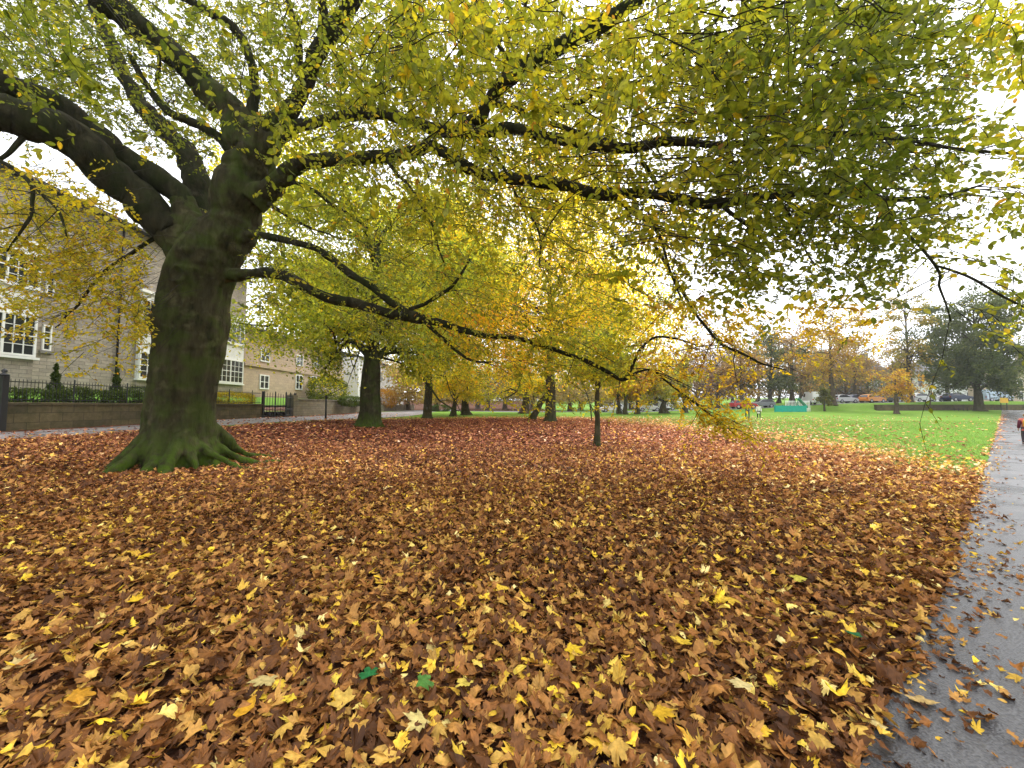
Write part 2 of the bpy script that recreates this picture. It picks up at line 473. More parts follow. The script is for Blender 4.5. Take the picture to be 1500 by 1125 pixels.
def litter_density(x, y):
    z = terrain(x, y)
    P = np.stack([x, y, z], -1)
    px, py, wv = proj(P)
    px = np.where(y < .6, 750 + 560 * x / .6, px)
    yb = np.interp(px, [-600, 0, 200, 480, 600, 720, 850, 900, 1000, 1100, 1200, 1300, 1440, 2000],
                   [652, 646, 633, 616, 614.5, 612.5, 613, 617, 627, 641, 655, 671, 702, 760])
    wd = np.interp(px, [0, 500, 850, 1000, 1200, 1440, 1600], [2.5, 2, 3.5, 15, 27, 24, 24])
    d = 1 / (1 + np.exp(-(py - yb) / (wd * .42)))
    # sparse scatter reaching up the lawn
    sp = np.where(px > 850, .24 * np.exp(-np.clip(yb - py, 0, 500) / (wd * .95)) + .006, .05)
    d = np.maximum(d, sp)
    d = np.where(y < 1.5, 1.0, d)
    pd = path_d(x, y) - .10 * np.sin(x * 2.1 + y * 1.3) - .07 * np.sin(x * 5.3 - y * 3.1)
    near = np.clip(1 - (np.hypot(x, y) - 2.0) / 9.0, 0, 1)
    on = np.exp(-np.clip(pd, 0, 9) / (.12 + .22 * near)) * .55 + .04 * near + .008
    # strip of leaves gathered along the edge of the path
    edge = np.exp(-((pd + .1) / .22) ** 2) * np.clip(1 - (np.hypot(x, y) - 13) / 6, 0, 1)
    d = np.maximum(d, edge * .9)
    return np.where(pd > 0, np.minimum(on, 1), d)


def axis(lo, hi, step, far):
    a = list(np.arange(lo, hi + 1e-6, step)); s = step
    b = []; v = hi
    while v < far:
        s *= 1.22; v += s; b.append(v)
    c = []; v = lo; s = step
    while v > -far:
        s *= 1.22; v -= s; c.append(v)
    return np.array(c[::-1] + a + b)


gx = axis(-30, 34, .4, 900); gy = axis(-4, 64, .4, 900)
GX, GY = np.meshgrid(gx, gy); GZ = terrain(GX, GY)
nx, ny = len(gx), len(gy)
V = np.stack([GX, GY, GZ], -1).reshape(-1, 3)
idx = np.arange(nx * ny).reshape(ny, nx)
Fq = np.stack([idx[:-1, :-1], idx[:-1, 1:], idx[1:, 1:], idx[1:, :-1]], -1).reshape(-1, 4)
ld = litter_density(V[:, 0], V[:, 1])
# leaf-covered ground under the trees at the back of the park as well
bk = S((V[:, 1] - 62) / 5) * S((14 - V[:, 0]) / 8) * .8
ld = np.maximum(ld, bk)
ld = np.where(np.abs(path_d(V[:, 0], V[:, 1])) < .45, np.where(np.hypot(V[:, 0], V[:, 1]) < 14, 1.0, ld), ld)
ld = np.where((V[:, 0] < -17) & (V[:, 1] < 60), np.maximum(ld, .8), ld)
m, nt, out = newmat('park_ground')
b = N(nt, 'ShaderNodeBsdfPrincipled'); b.inputs['Roughness'].default_value = 1; b.inputs['Specular IOR Level'].default_value = .02
geo = N(nt, 'ShaderNodeNewGeometry'); a_ = N(nt, 'ShaderNodeAttribute'); a_.attribute_name = 'col'
n1 = N(nt, 'ShaderNodeTexNoise'); n1.inputs['Scale'].default_value = 14; n1.inputs['Detail'].default_value = 8
n2 = N(nt, 'ShaderNodeTexNoise'); n2.inputs['Scale'].default_value = .35; n2.inputs['Detail'].default_value = 6
n3 = N(nt, 'ShaderNodeTexVoronoi'); n3.inputs['Scale'].default_value = 9
for n in (n1, n2, n3):
    nt.links.new(geo.outputs['Position'], n.inputs['Vector'])
rb = ramp(nt, [(.2, (.03, .014, .009)), (.5, (.075, .034, .02)), (.8, (.16, .075, .04))])
nt.links.new(n3.outputs['Color'], rb.inputs['Fac'])
rg = ramp(nt, [(.25, (.10, .20, .028)), (.75, (.185, .30, .052))]); nt.links.new(n1.outputs['Fac'], rg.inputs['Fac'])
rg2 = ramp(nt, [(.35, (.82, .9, .7)), (.65, (1.15, 1.05, 1.3))]); nt.links.new(n2.outputs['Fac'], rg2.inputs['Fac'])
gm = N(nt, 'ShaderNodeVectorMath', operation='MULTIPLY'); nt.links.new(rg.outputs['Color'], gm.inputs[0]); nt.links.new(rg2.outputs['Color'], gm.inputs[1])
mx = N(nt, 'ShaderNodeMix', data_type='RGBA')
nt.links.new(a_.outputs['Fac'], mx.inputs['Factor']); nt.links.new(gm.outputs[0], mx.inputs['A']); nt.links.new(rb.outputs['Color'], mx.inputs['B'])
nt.links.new(mx.outputs['Result'], b.inputs['Base Color'])
bp = N(nt, 'ShaderNodeBump'); bp.inputs['Strength'].default_value = .8; bp.inputs['Distance'].default_value = .06
nt.links.new(n1.outputs['Fac'], bp.inputs['Height']); nt.links.new(bp.outputs[0], b.inputs['Normal'])
nt.links.new(b.outputs[0], out.inputs['Surface'])
M['ground'] = m
g = np_mesh('ground', V, [Fq], 'ground', None, np.repeat(S(ld * 1.3)[:, None], 3, 1), True)
tag(g, kind='structure')


def strip(name, mat, left, right, lift=.03):
    """ribbon between two polylines (x,y), draped on the terrain, with side skirts"""
    L = np.asarray(left); Rr = np.asarray(right); n = len(L); fr = [0, .004, .03, .08, .2, .35, .5, .65, .8, .92, .996, 1]; k = len(fr)
    V = []
    for i in range(n):
        for j in range(k):
            p = L[i] + (Rr[i] - L[i]) * fr[j]
            zz = tz(*p) + (lift if 0 < j < k - 1 else -.06)
            V.append((p[0], p[1], zz))
    V = np.array(V); idx = np.arange(n * k).reshape(n, k)
    Fq = np.stack([idx[:-1, :-1], idx[:-1, 1:], idx[1:, 1:], idx[1:, :-1]], -1).reshape(-1, 4)
    o = np_mesh(name, V, [Fq], mat, None, None, False)
    return tag(o, kind='structure')


# right-hand path: wet asphalt, with the edge that is seen crossing the picture
ts = np.concatenate([np.arange(-4, 20, .4), np.arange(20, 96, 1.0)])
strip('path', 'asphalt', [PE0[:2] + PED * t + PEN * (.06 * noise.noise((t * .9, 3, 1)) - float(path_bend(t))) for t in ts], [PE0[:2] + PED * t + PEN * 3.6 for t in ts])
# left footpath along the garden walls
lp = [gp(-160, 664), gp(0, 647), gp(200, 632), gp(345, 622.5), gp(480, 615)]
ln = [p[:2] for p in lp] + [np.array([-12.5, 46.0]), np.array([-12, 60.0]), np.array([-12.5, 90.0])]
ln = smooth_path(ln, 60)
rr_ = np.array([[min(p[0] - 1.8, np.interp(p[1], [10, 40, 60, 90], [-20.3, -20.2, -17.5, -16])), p[1]] for p in ln])
FOOT_L, FOOT_R = ln, rr_
strip('footpath', 'path2', rr_, ln, .02)

# far road where the cars stand
xs = np.arange(-30, 170, 3.0)
strip('road', 'road', [(x, 71.5) for x in xs], [(x, 64.0) for x in xs], .03)

# ================================================================== FALLEN LEAVES (stuff)
def maple(n_teeth=True):
    tips = [(90, 1.0), (138, .9), (42, .9), (190, .58), (-10, .58)]
    pol = []
    order = [(-12, .62), (40, .9), (90, 1.0), (140, .9), (192, .62)]
    pts = [(-70, .16)]
    for i, (a, r) in enumerate(order):
        if n_teeth:
            pts += [(a - 17, r * .76), (a - 8, r * .80), (a, r), (a + 8, r * .80), (a + 17, r * .76)]
        else:
            pts += [(a - 15, r * .76), (a, r), (a + 15, r * .76)]
        if i < 4:
            pts.append(((a + order[i + 1][0]) / 2, .56))
    pts.append((250, .16))
    xy = np.array([(r * math.cos(R(a)), r * math.sin(R(a)) + .1) for a, r in pts])
    return xy * .56


MAPLE_HI = maple(True); MAPLE_LO = maple(False)


def litter_block(x, y, s, xy, layer, col, flatness=1.0):
    """fans of curled leaves lying on the ground"""
    n = len(x); k = len(xy)
    rot = rng.uniform(0, 2 * math.pi, n)
    c, sn = np.cos(rot), np.sin(rot)
    U = np.concatenate([np.zeros((1, 2)) + [0, .1], xy], 0)      # centre first
    jit = 1 + rng.normal(0, .10, (n, k + 1))
    asp = rng.uniform(.75, 1.1, n)
    u = U[None, :, 0] * jit * s[:, None] * asp[:, None]; v = U[None, :, 1] * jit * s[:, None]
    # curl and tilt
    c1 = rng.normal(.0, 2.2, n) / s * .42; c2 = rng.normal(.6, 2.0, n) / s * .38; c3 = rng.normal(0, 1.8, n) / s * .38
    zz = (c1[:, None] * u * u + c2[:, None] * v * v + c3[:, None] * u * v) * flatness
    roll = (rng.random(n) < .3) * rng.uniform(2.5, 6, n) / s * .35
    zz = zz + roll[:, None] * u * u * flatness
    zz = np.clip(zz, -.35 * s[:, None], .45 * s[:, None])
    tx = rng.normal(0, .22, n) * flatness; ty = rng.normal(0, .22, n) * flatness
    zz = zz + tx[:, None] * u + ty[:, None] * v
    zz = zz - zz.min(1, keepdims=True)
    wx = x[:, None] + u * c[:, None] - v * sn[:, None]; wy = y[:, None] + u * sn[:, None] + v * c[:, None]
    wz = terrain(x, y)[:, None] + layer[:, None] + zz
    V = np.stack([wx, wy, wz], -1).reshape(-1, 3)
    base = (np.arange(n) * (k + 1))[:, None]
    i1 = np.arange(1, k + 1); i2 = np.roll(i1, -1)
    tri = np.stack([np.zeros(k, int), i1, i2], -1)
    Fc = (base[:, :, None] + tri[None]).reshape(-1, 3)
    vv = rng.uniform(.78, 1.15, (n, k + 1)); vv[:, 0] = 1.15
    cc = np.repeat(col, k + 1, 0) * vv.reshape(-1, 1)
    return V, Fc, cc


LP = np.array([(.075, .030, .011), (.160, .064, .020), (.275, .112, .032), (.39, .175, .046), (.49, .26, .062), (.58, .35, .070), (.70, .43, .050), (.82, .56, .04), (.82, .66, .27)])


def litter_col(n, x, y, py):
    fr = np.clip((y - 5) / 14, 0, 1)
    t = rng.beta(1.05, 2.6, n)
    pos = t * 7.3
    yel = rng.random(n) < (.03 + .05 * S((x + 3) / 8))
    pos = pos * (1 - .12 * fr) + np.array([.9 * noise.noise(Vector((a * .9, b * .9, 3))) + .5 * noise.noise(Vector((a * .25, b * .25, 9))) for a, b in zip(x, y)])
    pos = np.clip(pos, 0, 8)
    pos = np.where(yel, rng.uniform(6, 8, n), pos)
    rim = np.clip(1 - np.abs(litter_density(x, y) - .35) / .35, 0, 1) * (y > 8)      # fresher leaves at the outer rim
    pos = np.clip(pos + rim * rng.uniform(.8, 4.0, n) + .9 * S((x - 2) / 6) * S((y - 5) / 5), 0, 8)  # last term: paler colour painted in for the light beyond the canopy
    c = np.stack([np.interp(pos, np.arange(9), LP[:, i]) for i in range(3)], -1)
    red = np.array([1.30, 1.06, 2.0])
    c = c * (1 + (red - 1)[None] * fr[:, None]) * rng.uniform(.8, 1.25, n)[:, None]
    return c


def scatter(ymin, ymax, dens, margin=1.45):
    """rejection-sampled points on the leafy ground"""
    area = (ymax - ymin) * 2 * margin * ymax + (ymax - ymin) * 2
    n = int(area * dens)
    y = rng.uniform(ymin, ymax, n); x = rng.uniform(-margin * ymax - 1, margin * ymax + 1, n)
    keep = (np.abs(x) < margin * np.maximum(y, 0) + 1.2)
    x, y = x[keep], y[keep]
    d = litter_density(x, y)
    k = rng.random(len(x)) < d
    # not inside the big trunk, not under walls
    k &= np.hypot(x + 8.74, y - 10.2) > .85
    k &= x > -20.6
    return x[k], y[k]


allV, allF, allC = [], [], []
off = 0
for (y0, y1, dens, xy, smin, smax, fl, lay) in [
        (.7, 4.0, 780, MAPLE_HI, .05, .135, 1.0, .045), (4.0, 8.5, 470, MAPLE_LO, .05, .135, 1.0, .045),
        (8.5, 16, 200, MAPLE_LO, .075, .15, 1.05, .03), (.7, 8.5, 220, OVAL8[0][:8, :2] - [0, .5], .05, .09, 1.0, .05), (8.5, 16, 60, OVAL6[0][:, :2] - [0, .5], .07, .11, 1.0, .04)]:
    x, y = scatter(y0, y1, dens)
    n = len(x); s = rng.uniform(smin, smax, n) * rng.uniform(.8, 1.15, n)
    s = np.where(path_d(x, y) > .05, s * .68, s)
    col = litter_col(n, x, y, None)
    v_, f_, c_ = litter_block(x, y, s, xy, rng.uniform(0, lay, n), col, fl)
    allV.append(v_); allF.append(f_ + off); allC.append(c_); off += len(v_)
leaf3 = np_mesh('fallen_leaves', np.concatenate(allV), [np.concatenate(allF)], 'litter', None, np.concatenate(allC))
# far litter joins the same object as quads
x, y = scatter(16, 62, 80, 1.4)
k = (y < 50)
x, y = x[k], y[k]; n = len(x)
rot = rng.uniform(0, 6.28, n); tilt = rng.normal(0, .35, n)
D = np.stack([np.cos(rot), np.sin(rot), tilt], -1); Nn = np.stack([rng.normal(0, .35, n), rng.normal(0, .35, n), np.ones(n)], -1)
s = rng.uniform(.10, .19, n)
v_, f_ = leaves(np.stack([x, y, terrain(x, y) + .02 + rng.uniform(0, .05, n)], -1), D, Nn, s, OVAL6)
far_col = np.repeat(litter_col(n, x, y, None), 6, 0)
V1 = np.concatenate(allV + [v_]); F3 = np.concatenate(allF); F4 = f_ + off
old = leaf3.data
bpy.data.objects.remove(leaf3); bpy.data.meshes.remove(old)
fl_ = np_mesh('fallen_leaves', V1, [F3, F4], 'litter', None, np.concatenate(allC + [far_col]))
tag(fl_, 'thick brown and golden carpet of fallen leaves under the trees', 'fallen leaves', None, 'stuff')

# single leaves that stand out from the carpet
SINGLE = [
    (613, 1036, .15, (.10, .24, .05), 'pale green maple leaf with pointed lobes lying on brown leaves at the bottom centre'),
    (540, 1012, .13, (.03, .17, .05), 'dark green maple leaf on the leaf carpet, left of the pale green one'),
    (1250, 945, .16, (.03, .15, .05), 'dark green leaf lying on the carpet close to the wet path'),
    (963, 1070, .17, (.72, .42, .03), 'large golden yellow maple leaf at the bottom, right of centre'),
    (194, 898, .16, (.80, .50, .03), 'bright yellow maple leaf standing out on brown leaves at lower left'),
    (203, 829, .2, (.78, .50, .03), 'bright yellow leaf farther back on the left below the big trunk'),
    (392, 1012, .2, (.62, .48, .19), 'large pale cream maple leaf on the carpet at lower left'),
    (506, 1058, .19, (.68, .43, .09), 'tan yellow maple leaf left of the green leaves at the bottom'),
    (620, 1078, .16, (.70, .55, .20), 'pale yellow maple leaf just below the pale green leaf'),
    (832, 970, .17, (.80, .52, .03), 'bright yellow maple leaf with spread lobes, lower centre'),
    (1000, 955, .17, (.76, .50, .05), 'yellow maple leaf right of the lower centre of the carpet'),
    (1070, 893, .19, (.76, .48, .05), 'big yellow maple leaf on the right half of the carpet'),
    (685, 1020, .15, (.72, .54, .1), 'pale yellow rounded leaf lying flat at the bottom centre'),
    (360, 1064, .15, (.70, .36, .03), 'orange yellow curled oval leaf at the bottom left'),
    (103, 1050, .16, (.62, .30, .03), 'orange curled leaf near the bottom left corner'),
    (1180, 866, .19, (.60, .52, .06), 'greenish yellow leaf on the right half of the carpet near the path'),
    (1090, 1025, .16, (.70, .55, .24), 'pale cream maple leaf at lower right of the carpet'),
    (1340, 1035, .16, (.62, .42, .16), 'pale tan maple leaf lying alone on the wet path'),
    (430, 1042, .11, (.75, .55, .05), 'small lemon yellow leaf left of the dark green leaf'),
    (20, 1002, .17, (.66, .50, .2), 'pale cream leaf at the left edge of the carpet'),
]
for px, py, s, c, lab in SINGLE:
    p = gp(px, py)
    lift = .075 if path_d(p[0], p[1]) < 0 else .035
    v_, f_, c_ = litter_block(np.array([p[0]]), np.array([p[1]]), np.array([s]), MAPLE_HI if 'oval' not in lab else OVAL8[0][:8, :2] - [0, .5],
                              np.array([lift]), np.array([c]) * .82, .35)
    o0 = p[0], p[1], tz(p[0], p[1])
    # petiole
    o = np_mesh('fallen_leaf', v_ - np.array(o0), [f_], 'litter', None, c_)
    o.location = o0
    tag(o, lab, 'leaf', 'single bright leaves on the carpet')

# ================================================================== GRASS TUFTS on the lawn (stuff)
n = 160000
y = rng.uniform(8, 40, n); x = rng.uniform(-1, 1, n) * 0 + rng.uniform(2, 52, n)
dl = litter_density(x, y); pd = path_d(x, y)
k = (x < 1.42 * y) & (pd < -.02) & (dl < .75) & (rng.random(n) < np.clip(1.15 - dl, 0, 1))
x, y = x[k], y[k]; n = len(x)
a = rng.uniform(0, 6.28, n)
D = np.stack([np.cos(a) * .35, np.sin(a) * .35, np.ones(n)], -1); Nn = np.stack([np.cos(a), np.sin(a), np.zeros(n)], -1)
GR = (np.array([(-.16, 0, 0), (.16, 0, 0), (.05, 1, .3)]), np.array([(0, 1, 2)]))
v_, f_ = leaves(np.stack([x, y, terrain(x, y) - .005], -1), D, Nn, rng.uniform(.05, .1, n), GR)
cg = np.array([(.15, .265, .045)]) * rng.uniform(.7, 1.5, (n, 1)) * np.array([[1, 1, 1]]) + rng.uniform(0, .02, (n, 1)) * np.array([[1, .6, 0]])
o = np_mesh('grass', v_, [f_], 'leaf', None, np.repeat(cg, 3, 0))
tag(o, 'short bright green grass of the open lawn', 'grass', None, 'stuff')

# ================================================================== THE BIG BEECH
TX, TY = -8.74, 10.2
beech = empty('beech_tree', (0, 0, 0))
beech.location = (TX, TY, tz(TX, TY))
ORI = Vector(beech.location)
tag(beech, 'huge old beech with mossy root flare, thick spreading dark limbs and yellow-green leaves, nearest tree', 'tree')


def rel(V):
    return np.asarray(V) - np.array(ORI)


def limb_pts(rows, n=26, rscale=1.0):
    rows = np.array([[*at(px, py, Y), hw * Y / F] for px, py, Y, hw in rows])
    return smooth_path(rows, n)


LIMBS = {
    'A1': [(285, 420, 10.2, 18), (268, 370, 10.15, 26), (240, 325, 10.0, 27), (180, 270, 9.6, 26), (120, 215, 9.0, 27), (50, 182, 8.4, 29), (-60, 150, 7.8, 30), (-220, 110, 7.2, 26), (-420, 60, 6.6, 16)],
    'A2': [(300, 370, 10.2, 20), (258, 288, 10.2, 18), (200, 243, 10.0, 16), (145, 200, 9.6, 16), (80, 150, 9.0, 17), (0, 118, 8.5, 18), (-120, 60, 8.0, 16), (-300, -20, 7.6, 10)],
    'C': [(290, 440, 10.2, 20), (312, 380, 10.2, 36), (336, 320, 10.2, 36), (360, 255, 10.2, 31), (370, 205, 10.1, 27), (362, 170, 10.0, 23)],
    'B': [(366, 215, 10.1, 28), (336, 165, 9.9, 22), (280, 100, 9.5, 19), (224, 56, 9.1, 18), (172, 16, 8.7, 18), (110, -30, 8.3, 17), (10, -110, 7.8, 14), (-120, -220, 7.4, 9)],
    'D': [(370, 240, 10.1, 24), (392, 190, 9.9, 17), (425, 160, 9.6, 13), (448, 120, 9.3, 12), (464, 80, 9.0, 12), (492, 40, 8.7, 12), (516, 0, 8.4, 12), (545, -70, 8.0, 10), (590, -180, 7.6, 6)],
    'E': [(300, 390, 10.4, 16), (298, 350, 10.7, 19), (292, 275, 11.2, 18), (270, 220, 11.6, 15), (230, 180, 11.8, 13), (192, 132, 11.9, 11), (165, 70, 12, 9), (130, -10, 12, 7), (100, -90, 12, 4)],
    'Fb': [(350, 225, 10.1, 12), (325, 205, 10.0, 8), (296, 184, 9.8, 7), (248, 164, 9.5, 6), (218, 130, 9.3, 5), (190, 80, 9.0, 3.4)],
    'G': [(372, 300, 10.1, 22), (412, 262, 9.9, 16), (440, 242, 9.6, 12), (470, 235, 9.3, 10.5), (530, 233, 8.8, 9.5), (590, 225, 8.3, 9), (632, 216, 7.9, 9), (676, 238, 7.4, 9), (724, 260, 6.9, 8.5), (812, 268, 6.3, 9), (880, 284, 5.9, 8.5), (944, 284, 5.6, 7.5), (1048, 300, 5.2, 7), (1120, 288, 5.0, 6.5), (1224, 280, 4.7, 5), (1300, 292, 4.5, 4), (1384, 286, 4.3, 3), (1440, 270, 4.2, 1.5)],
    'H': [(376, 235, 10.1, 20), (405, 200, 9.8, 13), (440, 186, 9.4, 9), (500, 172, 8.8, 8), (568, 168, 8.2, 9), (612, 184, 7.8, 9), (660, 192, 7.4, 9), (700, 194, 7.0, 9), (748, 187, 6.6, 9), (790, 198, 6.3, 8.5), (840, 208, 6.0, 8.5), (920, 216, 5.6, 8), (980, 207, 5.3, 7), (1060, 212, 5.0, 5), (1180, 200, 4.7, 4), (1280, 197, 4.5, 3.2), (1400, 218, 4.3, 2.5), (1510, 226, 4.2, 1.6)],
    'I': [(660, 195, 7.4, 9), (700, 172, 7.2, 10), (722, 140, 7.0, 10.5), (756, 108, 6.7, 11), (792, 84, 6.5, 11.5), (832, 60, 6.3, 11.5), (884, 32, 6.1, 11), (930, 4, 5.9, 9), (1000, -50, 5.6, 6)],
    'L1': [(310, 402, 10.2, 13.1), (357, 402, 10.0, 7.8), (388, 400, 9.9, 7.8), (425, 408, 9.8, 8.2), (454, 424, 9.7, 8.2), (482, 436, 9.6, 8.2), (525, 446, 9.5, 7.8), (567, 458, 9.4, 7.8), (610, 466, 9.3, 8.2), (645, 473, 9.2, 5.4), (681, 484, 9.1, 4.8), (710, 492, 9.0, 4.1), (752, 495, 8.9, 3.7), (790, 505, 8.8, 3.5), (830, 519, 8.7, 3.4), (862, 530, 8.6, 3.4), (890, 545, 8.5, 3.1), (912, 556, 8.45, 2.7), (934, 545, 8.4, 1.8), (954, 542, 8.35, 1.8), (972, 555, 8.3, 1.6), (1000, 577, 8.25, 1.6), (1036, 604, 8.2, 1.4), (1060, 622, 8.2, 1.0), (1075, 636, 8.2, 0.5)],
    'L2': [(330, 350, 10.2, 13.6), (370, 343, 10.0, 6.8), (402, 347, 9.9, 5.5), (430, 354, 9.8, 5.5), (459, 362, 9.7, 5.5), (482, 377, 9.65, 5.5), (511, 399, 9.6, 5.4), (539, 417, 9.5, 5.3), (567, 439, 9.4, 5.1), (598, 458, 9.3, 5.1), (625, 467, 9.25, 4.2)],
    'top1': [(436, 110, 9.5, 6), (438, 50, 9.2, 5.5), (424, 10, 9.0, 5), (410, -60, 8.7, 3)],
    'top2': [(365, 190, 9.9, 10), (372, 110, 9.6, 7), (345, 45, 9.3, 6.5), (285, 5, 9.0, 6), (200, -50, 8.7, 4)],
    'top3': [(470, 80, 9.0, 6), (474, 20, 8.6, 7), (460, -40, 8.3, 5)],
}
SMALL = [
    [(728, 135, 6.95, 5), (740, 96, 6.8, 4.2), (728, 60, 6.7, 3.5), (708, 28, 6.6, 3), (690, -10, 6.5, 2)],
    [(740, 96, 6.8, 3.5), (745, 52, 6.6, 3), (764, 20, 6.5, 2.8), (774, -10, 6.4, 2)],
    [(712, 152, 7.1, 5), (748, 156, 6.9, 4.5), (788, 176, 6.7, 4), (830, 188, 6.5, 3.5), (880, 204, 6.3, 2.5)],
    [(800, 172, 6.6, 4), (852, 148, 6.2, 3.6), (880, 128, 6.0, 3.4), (940, 120, 5.7, 4), (980, 96, 5.5, 4), (1012, 68, 5.4, 3.5), (1040, 40, 5.3, 3), (1062, 8, 5.2, 2.5)],
    [(1012, 68, 5.4, 3.5), (1060, 78, 5.2, 3.6), (1110, 88, 5.0, 3.4), (1165, 86, 4.8, 2.5), (1240, 100, 4.6, 1.5)],
    [(940, 240, 5.6, 3), (962, 268, 5.5, 3.2), (984, 282, 5.4, 3), (1010, 292, 5.3, 3)],
    [(1040, 250, 5.1, 2), (1072, 236, 5.0, 3), (1060, 218, 5.1, 3.4), (1054, 212, 5.1, 3)],
    [(1060, 304, 5.1, 3.2), (1090, 328, 5.0, 2.6), (1120, 345, 4.9, 1.6)],
    [(900, 290, 5.8, 3.5), (940, 318, 5.7, 3), (965, 345, 5.6, 2.4), (985, 400, 5.6, 1.8), (1000, 440, 5.6, 1.5)],
    [(960, 360, 8.0, 2.5), (1000, 432, 7.9, 2.2), (1034, 480, 7.8, 2.1), (1050, 498, 7.8, 2.1), (1072, 512, 7.8, 2), (1100, 526, 7.8, 1.7), (1152, 542, 7.8, .8)],
    [(914, 556, 8.45, 3), (926, 536, 8.4, 2.2), (936, 511, 8.4, 2), (957, 496, 8.4, 1.8), (985, 494, 8.4, 1.8), (1020, 505, 8.4, 1)],
    [(621, 470, 9.2, 3.6), (647, 493, 9.0, 2.6), (667, 513, 8.9, 2.4), (690, 528, 8.8, 2), (720, 530, 8.7, 1)],
    [(600, 455, 9.3, 3), (632, 440, 9.2, 3), (660, 420, 9.2, 2.4), (690, 380, 9.2, 1.4)],
    [(405, 262, 9.9, 5), (431, 267, 9.8, 3), (459, 280, 9.7, 2.8), (493, 303, 9.6, 2.2), (540, 335, 9.5, 1.2)],
    [(395, 300, 9.9, 4), (420, 315, 9.8, 2.2), (446, 330, 9.7, 2), (500, 350, 9.6, 1)],
    [(560, 232, 8.5, 3), (600, 275, 8.0, 2.4), (632, 330, 7.7, 1.9), (650, 385, 7.6, 1.2)],
    [(690, 190, 6.9, 2.5), (735, 245, 6.5, 2.2), (765, 300, 6.3, 1.9), (790, 345, 6.2, 1.5), (792, 392, 6.2, 1)],
    [(35, 200, 8.3, 4), (12, 226, 8.1, 3), (-20, 250, 8.0, 2)],
    [(-30, 225, 8.0, 3.4), (10, 242, 7.9, 3), (42, 268, 7.8, 2.8), (48, 305, 7.8, 2.2), (38, 335, 7.8, 1.8), (10, 368, 7.8, 1)],
    [(42, 268, 7.8, 2.4), (70, 292, 7.8, 2), (88, 315, 7.8, 1.8), (100, 348, 7.8, 1)],
    [(225, 350, 10.4, 3), (150, 400, 10.6, 2.2), (120, 440, 10.8, 1.8), (80, 480, 11, .9)],
    [(230, 125, 9.3, 3), (232, 90, 9, 2.4), (226, 70, 8.9, 1.5)],
    [(1140, 290, 4.9, 2.2), (1160, 325, 4.8, 1.8), (1195, 390, 4.8, 1.2)],
    [(1290, 300, 4.5, 2), (1370, 390, 4.3, 1.8), (1376, 425, 4.3, 1.5), (1395, 470, 4.3, .8)],
    [(1371, 391, 4.3, 1.7), (1395, 398, 4.25, 1.9), (1430, 412, 4.2, 1.8), (1480, 440, 4.2, 1.5), (1530, 470, 4.2, 1)],
]

# trunk: one continuous mesh (axis rings + root flare + the roots of the limbs), voxel-remeshed so the forks flow
mb = MB()
prof = [(-.25, 1.0, 272), (-.05, .97, 272), (.12, .92, 271), (.4, .86, 270), (.76, .78, 269), (1.5, .725, 269), (2.4, .715, 272), (3.3, .735, 276), (3.86, .775, 278), (4.3, .74, 280), (4.7, .73, 283), (5.1, .78, 287), (5.5, .78, 291), (5.8, .66, 296), (6.05, .36, 300)]
seg = 48; rows = []
for z, r, pxc in prof:
    cx = TX + (pxc - 270) / F * TY
    ring = []
    for k in range(seg):
        a = 2 * math.pi * k / seg
        fl = math.exp(-max(z + .05, 0) / .42)
        lob = max(0, .5 + .5 * math.cos(5 * a + .6 + .5 * math.sin(2 * a))) ** 1.6
        rr = r * (1 + .05 * math.sin(3 * a + z * .7) + .035 * math.sin(7 * a - z * .5)) - fl * .10 + fl * lob * .30
        ring.append((cx + rr * math.cos(a), TY + rr * math.sin(a), z))
    rows.append(ring)
b0 = len(mb.v)
for r_ in rows: mb.v += r_
for i in range(len(rows) - 1):
    for k in range(seg):
        k2 = (k + 1) % seg
        mb.f.append((b0 + i * seg + k, b0 + i * seg + k2, b0 + (i + 1) * seg + k2, b0 + (i + 1) * seg + k))
mb.f.append(tuple(b0 + k for k in reversed(range(seg)))); mb.f.append(tuple(b0 + (len(rows) - 1) * seg + k for k in range(seg)))
# surface roots
rr2 = np.random.default_rng(5)
for q in range(15):
    a = -math.pi + 2 * math.pi * (q + rr2.uniform(-.3, .3)) / 15
    ln_ = rr2.uniform(1.4, 2.7); r0 = rr2.uniform(.10, .19); zt_ = rr2.uniform(.5, 1.0); sw = rr2.uniform(-.3, .3)
    pts = []; t_ = np.linspace(0, 1, 12)
    for t in t_:
        aa = a + sw * t * t + .07 * math.sin(7 * t + a * 5)
        d = .62 + (ln_ - .62) * t
        pts.append((TX + d * math.cos(aa), TY + d * math.sin(aa), zt_ * (1 - t) ** 2.2 - .07 * t + .03 * math.sin(8 * t + a)))
    mb.tube(pts, r0 * (1.15 - .95 * t_ ** .9) + .02, 10)
limb_data = {}
for nm, rows_ in LIMBS.items():
    n = 20 + 9 * len(rows_)
    P = limb_pts(rows_, n)
    L = P[:, :3].copy(); rad = P[:, 3].copy()
    seed = sum(map(ord, nm)) * 1.7
    for i in range(n):
        q = Vector((L[i] * .9)) + Vector((seed, 0, 0))
        rad[i] *= .96 + .16 * noise.noise(q * 1.6) + .14 * noise.noise(q * 5)
        L[i] += np.array(noise.noise_vector(q * 1.2)) * rad[i] * .3 + np.array(noise.noise_vector(q * 3.5)) * rad[i] * .22
    limb_data[nm] = (L, rad)
for nm in ('A1', 'A2', 'B', 'C', 'D', 'E', 'G', 'H', 'L1', 'L2'):
    L, rad = limb_data[nm]
    if nm == 'C':
        k = len(L)
    else:
        d = np.cumsum(np.r_[0, np.linalg.norm(np.diff(L, axis=0), axis=1)])
        k = max(4, int(np.searchsorted(d, 1.9 if nm not in ('L1', 'L2') else 1.3)))
    mb.tube(L[:k], rad[:k] * 1.02, 14)
